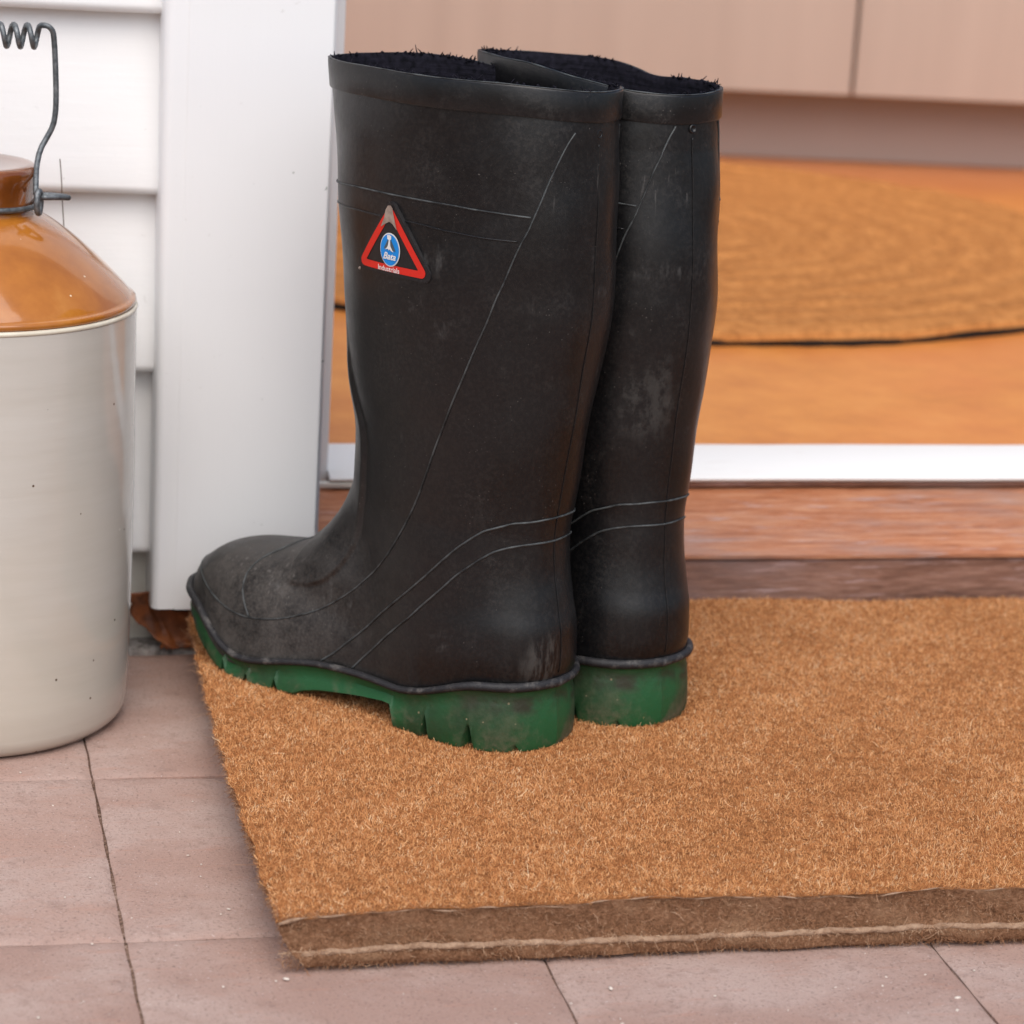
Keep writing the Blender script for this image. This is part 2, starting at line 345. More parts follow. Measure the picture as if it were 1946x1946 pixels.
c = t.ramp(t.math('ADD', t.math('MULTIPLY', n1, 0.6), t.math('MULTIPLY', n2, 0.4)), [(0.32, (0.24, 0.085, 0.024)), (0.52, (0.55, 0.225, 0.066)), (0.72, (0.68, 0.33, 0.11))])
c = t.mix(t.math('MULTIPLY', t.mask(wv.outputs['Fac'], 0.35, 0.75), 0.26), c, (0.34, 0.125, 0.035))
t.col(c); t.bump(t.math('ADD', n2, t.math('MULTIPLY', wv.outputs['Fac'], 0.8)), 0.004, 0.8); MAT['rug'] = t.m
t = NT('black_rubber_backing', 0.8, 0.2); t.col((0.014, 0.010, 0.008)); MAT['backing'] = t.m

# ------------------------------------------------------------------ ground and paving
me = mesh('ground', [(-40, -40, -0.02), (40, -40, -0.02), (40, 1.80, -0.02), (-40, 1.80, -0.02)], [(0, 1, 2, 3)])
link('ground', me, MAT['sand'], smooth=False, kind='structure')
me = mesh('pavement', [(-1.3, 0.1, -0.0028), (1.9, 0.1, -0.0028), (1.9, 1.752, -0.0028), (-1.3, 1.752, -0.0028)], [(0, 1, 2, 3)])
pavement = link('pavement', me, MAT['sand'], smooth=False, kind='structure')
def paver_mesh(name, w, d, bev, r):
    """one clay paver, centred, arris worn unevenly"""
    nx, ny = 22, 24
    fx = np.linspace(-1, 1, nx + 1); fy = np.linspace(-1, 1, ny + 1)
    fx = np.sign(fx) * (1 - (1 - abs(fx)) ** 1.35); fy = np.sign(fy) * (1 - (1 - abs(fy)) ** 1.35)
    ph = r.uniform(0, 6, 8)
    V = []; Fc = []
    for j, y in enumerate(fy):
        for i, x in enumerate(fx):
            px, py = x * w / 2, y * d / 2
            ex = (1 - abs(x)) * w / 2; ey = (1 - abs(y)) * d / 2; e = min(ex, ey * 4)
            e2 = 0.0012 + 0.0012 * (0.5 + 0.5 * sin(px * 90 + ph[0]) * sin(py * 110 + ph[1]))
            dz = -bev * max(0.0, 1 - e / (e2 + 0.0012)) ** 2
            dz += 0.0005 * sin(px * 24 + ph[2]) * sin(py * 19 + ph[3])
            wob = 0.0003 * sin(py * 130 + ph[4]) if abs(x) > 0.99 else 0
            wob2 = 0.0003 * sin(px * 140 + ph[5]) if abs(y) > 0.99 else 0
            V.append((px + wob, py + wob2, dz))
    n1 = nx + 1
    for j in range(ny):
        for i in range(nx): a = j * n1 + i; Fc.append((a, a + 1, a + 1 + n1, a + n1))
    loop = [i for i in range(n1)] + [j * n1 + nx for j in range(1, ny + 1)] + [ny * n1 + i for i in range(nx - 1, -1, -1)] + [j * n1 for j in range(ny - 1, 0, -1)]
    b0 = len(V)
    for k in loop: V.append((V[k][0], V[k][1], -0.03))
    for k in range(len(loop)):
        a, b = loop[k], loop[(k + 1) % len(loop)]
        Fc.append((a, b0 + k, b0 + (k + 1) % len(loop), b))
    return mesh(name, V, Fc)
PVM = [paver_mesh('paver', 0.1990, 0.21945, 0.0012, np.random.default_rng(s_)) for s_ in range(6)]
PVT = [paver_mesh('paver', 0.1985, 0.0095 + 0.1, 0.0022, np.random.default_rng(9))]
row_y = [1.744, 1.5245, 1.3045, 1.0845, 0.8645, 0.6445]
for r_ in range(5):
    for c_ in range(-4, 6):
        x0 = 0.1205 + 0.2005 * c_; yc = (row_y[r_] + row_y[r_ + 1]) / 2
        o = link('paver', PVM[(r_ * 3 + c_ * 5) % 6], MAT['paver'], pavement, angle=40)
        o.location = (x0 + 0.10025 + 0.00015 * ((r_ + c_) % 3 - 1), yc, -0.0004 * ((r_ * 7 + c_ * 3) % 4) * 0.6)
        o.rotation_euler = (0.0012 * (((r_ * 5 + c_) % 5) - 2), 0.001 * (((r_ + 2 * c_) % 5) - 2), pi * ((r_ + c_) % 2) + 0.0005 * ((c_ % 3) - 1))
# mortar strip along the foot of the wall
def jm(x, y, z): return 0.0016 * sin(x * 210) * sin(x * 67 + 1) if z > 0 else 0
me = prism_x('mortar_strip', [(1.7445, -0.004), (1.7445, 0.0012), (1.750, 0.0030), (1.7575, 0.0032), (1.790, 0.0030), (1.790, -0.004)], -1.3, 1.9, 400, jm)
link('mortar_strip', me, MAT['mortar'], angle=50, kind='structure')
# foundation behind boards and sill, underfloor shade painted in as near-black
link('foundation', box_mesh('foundation', -1.3, 1.9, 1.792, 1.84, -0.02, 0.052), MAT['void'], smooth=False, kind='structure')
# loose grit on the pavers
gv = []; r2 = np.random.default_rng(21)
b = bmesh.new()
for _ in range(150):
    x, y = r2.uniform(-0.25, 0.19), r2.uniform(1.12, 1.735)
    if r2.random() < 0.35: x, y = r2.uniform(0.19, 0.75), r2.uniform(1.10, 1.255)
    if math.hypot(x - .052, y - 1.641) < 0.1: continue
    s_ = r2.choice([0.0004, 0.0006, 0.0010], p=[.55, .35, .1]); m4 = Matrix.Translation((x, y, s_ * 0.5)) @ Matrix.Rotation(r2.uniform(0, 6), 4, 'Z') @ Matrix.Diagonal((s_ * r2.uniform(.7, 2.4), s_, s_ * .7, 1))
    bmesh.ops.create_icosphere(b, subdivisions=1, radius=1.0, matrix=m4)
me = bpy.data.meshes.new('grit'); b.to_mesh(me); b.free()
link('grit', me, MAT['grit'], kind='stuff')

# ------------------------------------------------------------------ weatherboard wall
wall = thing('weatherboard_wall', (-0.6, 1.76, 0), label='white painted weatherboard wall behind the stoneware jug', cat='wall')
def child(o):   # keep world placement when parented to an unrotated empty
    o.location = Vector(o.location) - o.parent.location; return o
lips = [0.0646, 0.1806, 0.2923, 0.4024, 0.514, 0.625, 0.737, 0.849, 0.96, 1.07]
def wob(seed, amp=0.0007):
    return lambda x, y, z: amp * (sin(x * 9 + seed) + 0.6 * sin(x * 31 + 2 * seed))
for i, zl in enumerate(lips):
    zt = (lips[i + 1] if i + 1 < len(lips) else zl + 0.112) + 0.020
    yF, yT = 1.7445, 1.7640
    prof = []
    for a in np.linspace(-90, 10, 9):   # rounded lower arris
        prof.append((yF + 0.0052 - 0.0052 * cos(radians(a)), zl + 0.0052 + 0.0052 * sin(radians(a))))
    prof += [(yF + 0.0005, zl + 0.02), (yT, zt), (yT + 0.008, zt), (yT + 0.008, zl + 0.02), (yF + 0.015, zl)]
    child(link('weatherboard', prism_x('weatherboard', prof, -1.3, 0.1708, 60, wob(i)), MAT['board'], wall, angle=35))
child(link('plinth_board', prism_x('plinth_board', [(1.7655, 0.0035), (1.7655, 0.085), (1.778, 0.085), (1.778, 0.0035)], -1.3, 0.1835, 40, wob(3, .0005)), MAT['oldpaint'], wall, angle=35))

# ------------------------------------------------------------------ door frame
frame = thing('door_frame', (0.22, 1.75, 0.03), label='white painted door frame post between the weatherboards and the open doorway', cat='door frame')
# facing board with a notch over the sill end
def facing():
    b = bmesh.new()
    prof = [(0.1846, 0.034), (0.236, 0.034), (0.236, 0.081), (0.2722, 0.0805), (0.2722, 2.05), (0.1846, 2.05)]
    vs_ = [b.verts.new((x, 1.725, z)) for x, z in prof]; f = b.faces.new(vs_)
    ex = bmesh.ops.extrude_face_region(b, geom=[f]); mv = [g for g in ex['geom'] if isinstance(g, bmesh.types.BMVert)]
    bmesh.ops.translate(b, verts=mv, vec=(0, 0.030, 0))
    bmesh.ops.recalc_face_normals(b, faces=b.faces)
    bmesh.ops.bevel(b, geom=[e for e in b.edges], offset=0.0007, segments=2, affect='EDGES')
    me = bpy.data.meshes.new('facing_board'); b.to_mesh(me); b.free(); return me
child(link('facing_board', facing(), MAT['paint'], frame, angle=50))
prof = [(0.18455, 1.7256)] + [(0.1762 - 0.0055 * sin(radians(a)), 1.7256 + 0.0065 - 0.0065 * cos(radians(a))) for a in np.linspace(0, 90, 8)] + [(0.1707, 1.772), (0.18455, 1.772)]
def prism_z(name, prof, z0, z1, n=1):
    V = []; Fc = []; m = len(prof)
    for i in range(n + 1):
        z = z0 + (z1 - z0) * i / n
        for (x, y) in prof: V.append((x, y, z))
    for i in range(n):
        for j in range(m): a, c = i * m + j, i * m + (j + 1) % m; Fc.append((a, c, c + m, a + m))
    Fc.append(tuple(range(m - 1, -1, -1))); Fc.append(tuple(n * m + j for j in range(m)))
    me = mesh(name, V, Fc); fix_normals(me); return me
child(link('scribing_strip', prism_z('scribing_strip', prof, 0.0345, 2.05), MAT['paint'], frame, angle=40))
child(link('jamb', box_mesh('jamb', 0.2005, 0.2792, 1.7565, 1.8535, 0.0645, 2.05, 0.0012), MAT['paint'], frame, angle=40))
child(link('door_stop', box_mesh('door_stop', 0.2105, 0.2996, 1.8545, 1.893, 0.0806, 2.05, 0.0012), MAT['board'], frame, angle=40))

# ------------------------------------------------------------------ door sill
sill = thing('door_sill', (0.7, 1.80, 0.03), label='weathered timber door sill with a white painted threshold strip', cat='door sill')
def jx(a): return lambda x, y, z: a * (sin(x * 37 + y * 90) + 0.5 * sin(x * 113 + z * 300))
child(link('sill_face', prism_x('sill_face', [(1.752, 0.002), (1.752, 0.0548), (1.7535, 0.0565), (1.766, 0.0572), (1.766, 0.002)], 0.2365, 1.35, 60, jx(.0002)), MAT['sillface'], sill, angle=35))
child(link('sill_board', prism_x('sill_board', [(1.7495, 0.0575), (1.7492, 0.0600), (1.7515, 0.0612), (1.790, 0.0665), (1.8495, 0.0788), (1.870, 0.0795), (1.870, 0.058)], 0.2750, 1.35, 60, jx(.0002)), MAT['sill'], sill, angle=35))
child(link('sill_horn', box_mesh('sill_horn', 0.2372, 0.2735, 1.7392, 1.7545, 0.0585, 0.0795, 0.0015), MAT['paint'], sill, angle=40))
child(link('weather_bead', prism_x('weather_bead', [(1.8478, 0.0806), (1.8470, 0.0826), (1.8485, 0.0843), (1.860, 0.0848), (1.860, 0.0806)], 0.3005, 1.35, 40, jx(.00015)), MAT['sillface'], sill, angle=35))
child(link('bead_end', prism_x('bead_end', [(1.8450, 0.0806), (1.8445, 0.0832), (1.8468, 0.0846), (1.8477, 0.0846), (1.8477, 0.0806)], 0.2848, 0.345, 8, jx(.0002)), MAT['oldpaint'], sill, angle=35))
child(link('threshold_strip', prism_x('threshold_strip', [(1.8450, 0.0852), (1.8440, 0.0868), (1.8455, 0.0880), (1.8935, 0.0982), (1.8985, 0.0978), (1.8985, 0.0852)], 0.2998, 1.35, 30, jx(.00012)), MAT['threshold'], sill, angle=35))

# ------------------------------------------------------------------ indoors
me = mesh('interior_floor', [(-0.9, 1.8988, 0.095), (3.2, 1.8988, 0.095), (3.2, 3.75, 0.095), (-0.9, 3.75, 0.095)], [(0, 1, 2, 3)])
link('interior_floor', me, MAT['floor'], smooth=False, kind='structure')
rug = thing('round_doormat', (0.72, 2.742, 0.0952), label='round brown coir mat lying indoors on the orange floor', cat='doormat')
prof = [(0.0, 0.0125)] + [(r, 0.0125 + 0.0006 * sin(r * 260)) for r in np.linspace(0.02, 0.495, 60)] + [(0.5015, 0.0118), (0.505, 0.0098), (0.506, 0.0052)]
me = lathe('coir_face', prof, 200)
for v in me.vertices:
    a = math.atan2(v.co.y, v.co.x); rr = math.hypot(v.co.x, v.co.y)
    k = 1 + 0.003 * sin(a * 23) * (rr / .5) + 0.002 * sin(a * 61 + 1) * (rr / .5)
    v.co.x *= k; v.co.y *= k; v.co.z += 0.0008 * sin(v.co.x * 55 + 3 * sin(v.co.y * 31)) + 0.0006 * sin(v.co.y * 80)
link('coir_face', me, MAT['rug'], rug)
me = lathe('rubber_backing', [(0.0, 0.005), (0.507, 0.005), (0.5075, 0.0025), (0.507, 0.0), (0.0, 0.0)], 160)
for v in me.vertices:
    a = math.atan2(v.co.y, v.co.x); k = 1 + 0.004 * sin(a * 17) + 0.003 * sin(a * 83); v.co.x *= k; v.co.y *= k
link('rubber_backing', me, MAT['backing'], rug, angle=40)

KROT = radians(-7.386)
cab = thing('kitchen_cabinet', (0.9984, 3.3089, 0.095), KROT, label='pale pink-beige kitchen cabinet with a recessed kickboard beyond the doorway', cat='cabinet')
link('kickboard', box_mesh('kickboard', -1.9, 1.6, 0.0, 0.018, 0.0005, 0.10, 0.001), MAT['kick'], cab, angle=40)
link('carcass', box_mesh('carcass', -1.9, 1.6, -0.0545, 0.33, 0.0945, 0.80), MAT['carcass'], cab, smooth=False)
for i, (x0, x1) in enumerate([(-1.07, -0.4725), (-0.4685, 0.1315), (0.1355, 0.7355), (0.7395, 1.34)]):
    link('cabinet_door', box_mesh('cabinet_door', x0, x1, -0.0755, -0.055, 0.0870, 0.78, 0.0022, 3), MAT['laminate'], cab, angle=40)

# ------------------------------------------------------------------ stoneware jug
JC = (0.0520, 1.6450)
jug = thing('stoneware_jug', (JC[0], JC[1], 0.0005), label='two-tone stoneware jug with amber shoulder, cream body and coiled wire handle', cat='jug')
body = [(0.0, 0.0), (0.086, 0.0), (0.0915, 0.0015), (0.0950, 0.0055), (0.0968, 0.0105), (0.0978, 0.030), (0.0986, 0.10), (0.0988, 0.147), (0.0983, 0.195), (0.0980, 0.2450)]
link('cream_body', lathe('cream_body', body, 160), MAT['cream'], jug, angle=60)
link('ridge_line', lathe('ridge_line', [(0.0979, 0.2451)] + [(0.0974 + 0.0013 * cos(a), 0.2463 + 0.0014 * sin(a)) for a in np.linspace(-1.4, 1.4, 8)] + [(0.0968, 0.2478)], 160), MAT['ridge'], jug)
sh = [(0.0966, 0.2479), (0.0972, 0.2485), (0.0978, 0.2498), (0.0974, 0.2512), (0.0962, 0.2518), (0.0950, 0.2522), (0.0944, 0.2532), (0.0930, 0.2552), (0.0905, 0.2580), (0.0865, 0.2622), (0.0820, 0.2667), (0.0770, 0.2714), (0.0715, 0.2764), (0.0655, 0.2816), (0.0595, 0.2864), (0.0535, 0.2908), (0.0480, 0.2944), (0.0435, 0.2968), (0.0410, 0.2982), (0.0400, 0.2995), (0.0394, 0.3012)]
link('amber_shoulder', lathe('amber_shoulder', sh, 160), MAT['amber'], jug, angle=60)
nk = [(0.0395, 0.3013), (0.0392, 0.3040), (0.0391, 0.3075), (0.0398, 0.3120), (0.0404, 0.3150), (0.0409, 0.3190), (0.0409, 0.3222), (0.0400, 0.3243), (0.0383, 0.3254), (0.0355, 0.3257), (0.0300, 0.3250), (0.0150, 0.3246), (0.0, 0.3245)]
link('neck_rim', lathe('neck_rim', nk, 128), MAT['brown'], jug, angle=60)
RW = 0.00165
# wire collar clamped round the neck, with a twisted eye on each side
ring_pts = [(0.0412 * cos(a), 0.0412 * sin(a), 0.3038 + 0.0006 * sin(3 * a)) for a in np.linspace(0, 2 * pi, 72, endpoint=False)]
link('neck_wire', tube('neck_wire', ring_pts, RW, 8, True), MAT['wire'], jug)
def eye(sx):
    # horizontal loop sticking out from the neck plus the eye that the handle hooks through
    a = []
    for t_ in np.linspace(0, 1, 30):
        x = 0.0405 + 0.0165 * sin(pi * t_) ** 0.6; y = -0.0300 + 0.0045 * (2 * t_ - 1) - 0.004 + 0.004 * sin(pi * t_); a.append((sx * (x - 0.0), y + 0.010, 0.3100 + 0.0006 * cos(6 * t_)))
    m1 = tube('loop', a, RW, 8)
    c = [(sx * (0.0400 + 0.0012 * sin(q)), -0.0290 + 0.0030 * sin(q), 0.3080 + 0.0062 * cos(q)) for q in np.linspace(0, 2 * pi, 28, endpoint=False)]
    m2 = tube('eye', c, RW * 1.1, 8, True)
    return merge('wire_eye', [m1, m2])
for sx in (1, -1): link('wire_eye', eye(sx), MAT['wire'], jug)
# bail handle: two bent arms joined by a coiled grip
arm = [(0.0385, -0.026, 0.3120), (0.0388, -0.020, 0.3190), (0.0396, -0.010, 0.3255), (0.0418, -0.003, 0.3335), (0.0460, 0.0, 0.3405), (0.0492, 0.0, 0.3468), (0.0504, 0.0, 0.3540), (0.0506, 0.0, 0.3620), (0.0504, 0.0, 0.3710), (0.0500, 0.0, 0.3800), (0.0496, 0.0, 0.3880), (0.0490, 0.0, 0.3955)]
path = list(arm); xs0 = 0.0415; nturn = 11; rc = 0.0062; zc = 0.3968
path += [(0.0484, -0.0010, 0.3998), (0.0465, -0.0018, 0.4022), (0.0443, -0.0015, 0.4032)]
for t_ in np.linspace(0, 1, nturn * 16 + 1):
    a = pi / 2 + 0.3 + t_ * nturn * 2 * pi
    path.append((xs0 - t_ * 2 * xs0, -rc * cos(a) * 0.95, zc + rc * sin(a)))
path += [(-x, y, z) for (x, y, z) in reversed(arm)]
from mathutils.geometry import interpolate_bezier
def smooth_path(p, it=2):
    p = [Vector(q) for q in p]
    for _ in range(it):
        q = [p[0]]
        for i in range(len(p) - 1): q += [p[i] * .75 + p[i + 1] * .25, p[i] * .25 + p[i + 1] * .75]
        p = q + [p[-1]]
    return p
link('wire_handle', tube('wire_handle', smooth_path(path, 1), RW, 8), MAT['wire'], jug)

st = smooth_path([(0.1118, 1.688, 0.2700), (0.1108, 1.692, 0.2850), (0.1100, 1.696, 0.2990), (0.1098, 1.699, 0.3080), (0.1092, 1.700, 0.3150), (0.1088, 1.701, 0.3200)], 2)
tag(link('grass_stem', tube('grass_stem', st, [0.00032] * len(st), 6), MAT['stem']), 'hair-thin dry stem standing behind the amber shoulder of the jug', 'stem')

# ------------------------------------------------------------------ dead leaf under the post
def leaf():
    V = []; Fc = []; nu, nv = 26, 12
    ax = [Vector(p) for p in [(0.1585, 1.738, 0.0325), (0.1680, 1.7375, 0.0310), (0.1760, 1.737, 0.0250), (0.1840, 1.7365, 0.0180), (0.1930, 1.737, 0.0150), (0.2030, 1.739, 0.0160), (0.2120, 1.742, 0.0210)]]
    ax = smooth_path(ax, 3)
    for i in range(nu + 1):
        s_ = i / nu; p = ax[int(s_ * (len(ax) - 1))]
        w = 0.0035 + 0.0135 * sin(pi * min(1, s_ * 0.92 + 0.06)) ** 1.1
        for j in range(nv + 1):
            q = -1 + 2 * j / nv
            cu = 1.25 * sin(pi * min(1, s_ * 1.1)) 
            a = q * cu
            y = -0.010 * sin(pi * s_) * (cos(a) - 0.35) * -1.0; z = w * (sin(a) / max(cu, .3) if cu > .3 else q)
            V.append((p.x + 0.0015 * sin(q * 5 + s_ * 9), p.y + y + 0.0007 * sin(s_ * 40 + q * 4), max(0.0045, p.z + z + 0.0006 * sin(s_ * 31))))
    for i in range(nu):
        for j in range(nv): a = i * (nv + 1) + j; Fc.append((a, a + 1, a + nv + 2, a + nv + 1))
    return mesh('dead_leaf', V, Fc)
o = tag(link('dead_leaf', leaf(), MAT['leaf']), 'curled brown dead leaf lodged under the bottom of the white post', 'leaf')
md = o.modifiers.new('thick', 'SOLIDIFY'); md.thickness = 0.0006
for (x, y, z, rz, L) in [(0.190, 1.7415, 0.0036, 0.4, 0.012), (0.181, 1.740, 0.0038, 2.2, 0.007)]:
    pts = [(x + cos(rz) * L * (t_ - .5), y + sin(rz) * L * 0.3 * (t_ - .5), z + 0.003 * sin(pi * t_)) for t_ in np.linspace(0, 1, 8)]
    tag(link('bark_flake', tube('bark_flake', pts, [0.0006 + 0.0012 * sin(pi * t_) for t_ in np.linspace(0.05, .95, 8)], 6), MAT['leaf']), ('longer' if L > .01 else 'shorter') + ' curled brown flake on the mortar below the dead leaf', 'debris', 'flakes below the dead leaf')

# ------------------------------------------------------------------ doormat
mat = thing('doormat', (0.19, 1.255, 0.0), radians(0.0), label='thick rectangular brown coir doormat on the pavers carrying the gumboots', cat='doormat')
ML, MD, MT = 0.80, 0.488, 0.0308
def edge_x(y):   # left edge of the mat in mat coordinates
    s_ = y / MD; return -0.0035 + 0.0085 * s_ - 0.004 * sin(pi * s_) + 0.0009 * sin(y * 95) + 0.0006 * sin(y * 240)
def edge_y(x): return 0.0015 + 0.003 * sin(x * 7.5) + 0.0007 * sin(x * 120) - 0.004 * math.exp(-(x / .03) ** 2) * 0
def top_z(x, y): 
    return MT + 0.0012 * sin(x * 13 + 1) * sin(y * 11) + 0.0008 * sin(x * 41 + y * 23) - 0.004 * math.exp(-((x / .045) ** 2 + (y / .03) ** 2))
def core():
    nx, ny = 160, 90; V = []; Fc = []
    X = np.linspace(0, 1, nx + 1); Y = np.linspace(0, 1, ny + 1)
    def pos(s_, t_):
        y = t_ * MD; x = edge_x(y) + s_ * (ML - edge_x(y)); y = edge_y(x) * (1 - t_) + y; return x, y
    for t_ in Y:
        for s_ in X: x, y = pos(s_, t_); V.append((x, y, top_z(x, y)))
    n1 = nx + 1
    for j in range(ny):
        for i in range(nx): a = j * n1 + i; Fc.append((a, a + 1, a + 1 + n1, a + n1))
    loop = [i for i in range(n1)] + [j * n1 + nx for j in range(1, ny + 1)] + [ny * n1 + i for i in range(nx - 1, -1, -1)] + [j * n1 for j in range(ny - 1, 0, -1)]
    # side profile: (inset, height fraction); the thread line sits at 0.33
    prof = [(0.0008, 0.96), (0.0011, 0.82), (0.0018, 0.62), (0.0018, 0.44), (0.0008, 0.33), (0.0004, 0.22), (0.0012, 0.09), (0.0042, 0.0)]
    nl = len(loop); cx, cy = ML / 2, MD / 2; prev = loop
    for (ins, h) in prof:
        cur = []
        for k, v in enumerate(loop):
            x, y, z = V[v]; nx_ = -1 if x < 0.02 else (1 if x > ML - .02 else 0); ny_ = -1 if y < .02 else (1 if y > MD - .02 else 0)
            if v in (loop[0],): pass
            wv_ = 0.0010 * sin(x * 60 + h * 9) + 0.0007 * sin(x * 170 + y * 150 + h * 14)
            zz = h * z + (0.0012 * sin(x * 33) * sin(x * 11 + 1) + 0.0006 * sin(x * 140) if h < 0.1 else 0)
            li = (0.0165 * (1 - h) ** 1.35 + 0.0005) if nx_ < 0 else ins
            cur.append(len(V)); V.append((x - nx_ * (li + wv_ * .6), y - ny_ * (ins + wv_ * .6), max(0.0012 * (h < .1), zz)))
        for k in range(nl): Fc.append((prev[k], cur[k], cur[(k + 1) % nl], prev[(k + 1) % nl]))
        prev = cur
    Fc.append(tuple(prev[::-1]))
    me = mesh('core', V, Fc); fix_normals(me); return me
cm = core(); cm.materials.append(MAT['coiredge']); cm.materials.append(MAT['coirbase'])
co = link('core', cm, None, mat, angle=60)
for p in cm.polygons:
    if p.index < 160 * 90 or p.normal.x < -.6: p.material_index = 1
# binding thread along the front and left faces
th = []
for x in np.linspace(0.0095, ML - .004, 220): th.append((x, edge_y(x) + 0.0009 + 0.0004 * sin(x * 60), 0.335 * top_z(x, 0) + 0.0007 * sin(x * 25) + 0.0003 * sin(x * 300)))
link('binding_thread', tube('binding_thread', th, [0.0017 + 0.0004 * sin(i * 1.9) * sin(i * .37) for i in range(len(th))], 7), MAT['thread'], mat)
# frayed backing lip along the top of the front face
lp = []
for x in np.linspace(-0.002, ML - .002, 260): lp.append((x, edge_y(x) - 0.0004 + 0.0006 * sin(x * 140), top_z(x, 0) - 0.0002 + 0.0012 * sin(x * 23 + 1) * sin(x * 61) + 0.0005 * sin(x * 210)))
link('backing_lip', tube('backing_lip', lp, [max(0.00005, 0.0001 + 0.0005 * sin(i * .9) * sin(i * .13 + 1) + .0006 * math.exp(-(i / 9) ** 2)) for i in range(len(lp))], 6), MAT['thread'], mat)

def fibres(name, root, dirv, length, radius, tones, curl, mat_, parent, nseg=4):
    n = len(root); k = nseg + 1
    cv = bpy.data.hair_curves.new(name); cv.add_curves([k] * n)
    t_ = np.linspace(0, 1, k)[None, :, None]
    perp = rng.normal(size=(n, 3)); perp -= (perp * dirv).sum(1, keepdims=True) * dirv; perp /= np.linalg.norm(perp, axis=1, keepdims=True) + 1e-9
    perp2 = np.cross(dirv, perp)
    ang = rng.uniform(0, 2 * pi, (n, 1, 1)); w = curl[:, None, None] * length[:, None, None]
    Pt = root[:, None, :] + dirv[:, None, :] * (length[:, None, None] * t_) + perp[:, None, :] * (w * t_ ** 1.6) + perp2[:, None, :] * (w * 0.45 * np.sin(3.3 * t_ + ang) * t_)
    cv.points.foreach_set('position', np.ascontiguousarray(Pt, np.float32).ravel())
    rad = (radius[:, None] * np.linspace(1.0, 0.45, k)[None, :]).astype(np.float32)
    cv.points.foreach_set('radius', rad.ravel())
    a = cv.attributes.new('tone', 'FLOAT', 'CURVE'); a.data.foreach_set('value', tones.astype(np.float32))
    cv.materials.append(mat_)
    o = bpy.data.objects.new(name, cv); COL.objects.link(o); o.parent = parent; o['kind'] = 'stuff'; return o
def nz(x, y, f, s):   # cheap smooth noise in 0..1
    return 0.5 + 0.25 * (np.sin(x * f + 1.3 * np.sin(y * f * .83 + s)) + np.sin(y * f * 1.17 + 1.7 * np.sin(x * f * .71 + 2 * s)))
N = 420000; TS = 0.0021
gx, gy = int((ML + .012) / TS), int((MD + .004) / TS)
tcx = (np.arange(gx)[None, :] + rng.uniform(.1, .9, (gy, gx))) * TS - 0.006; tcy = (np.arange(gy)[:, None] + rng.uniform(.1, .9, (gy, gx))) * TS - 0.002
tid = rng.integers(0, gx * gy, N); tx, ty = tcx.ravel()[tid], tcy.ravel()[tid]
rr = TS * 0.72 * np.sqrt(rng.random(N)); ra = rng.uniform(0, 2 * pi, N); x = tx + rr * np.cos(ra); y = ty + rr * np.sin(ra)
ttone = rng.normal(0, .13, gx * gy)[tid]; tlen = np.clip(rng.normal(1, .16, gx * gy), .6, 1.5)[tid]; tlx = rng.normal(0, .32, gx * gy)[tid]; tly = rng.normal(0, .32, gx * gy)[tid]
ex = np.interp(y, np.linspace(0, MD, 400), [edge_x(v) for v in np.linspace(0, MD, 400)]); ey = 0.0015 + 0.003 * np.sin(x * 7.5) + 0.0007 * np.sin(x * 120)
ok = (x > ex + 0.0004) & (y > ey + 0.0010) & (y < MD) & (x < ML - .001)
x, y, tx, ty, rr, ra, ex, ey, ttone, tlen, tlx, tly = [q[ok] for q in (x, y, tx, ty, rr, ra, ex, ey, ttone, tlen, tlx, tly)]; N = len(x)
z = MT + 0.0012 * np.sin(x * 13 + 1) * np.sin(y * 11) + 0.0008 * np.sin(x * 41 + y * 23) - 0.004 * np.exp(-((x / .045) ** 2 + (y / .03) ** 2)) - 0.0008
el_ = np.clip(1 - (x - ex) / 0.006, 0, 1); ef_ = np.clip(1 - (y - ey) / 0.006, 0, 1)
d = np.c_[rng.normal(0, .30, N) + tlx + .35 * np.cos(ra) - 0.6 * el_, rng.normal(0, .30, N) + tly + .35 * np.sin(ra) - 0.35 * ef_, np.ones(N)]; d /= np.linalg.norm(d, axis=1, keepdims=True)
worn = nz(x, y, 19, 2.2) * .6 + nz(x, y, 47, .4) * .4            # trodden patches
L = rng.uniform(0.0018, 0.0030, N) * tlen * (0.86 + 0.26 * worn); st_ = rng.random(N) < 0.0018; L[st_] *= rng.uniform(1.4, 2.4, st_.sum())
tone = 0.44 + ttone + 0.10 * (worn - .5) + 0.10 * (nz(x, y, 95, 5) - .5) + rng.normal(0, .17, N) - 0.10 * ef_
tone[st_] += 0.22
fibres('pile', np.c_[x, y, z], d, L, rng.uniform(0.00010, 0.00018, N), np.clip(tone, 0, 1), np.where(st_, rng.uniform(.6, 1.4, N), rng.uniform(0.15, .7, N)), MAT['fibre'], mat)
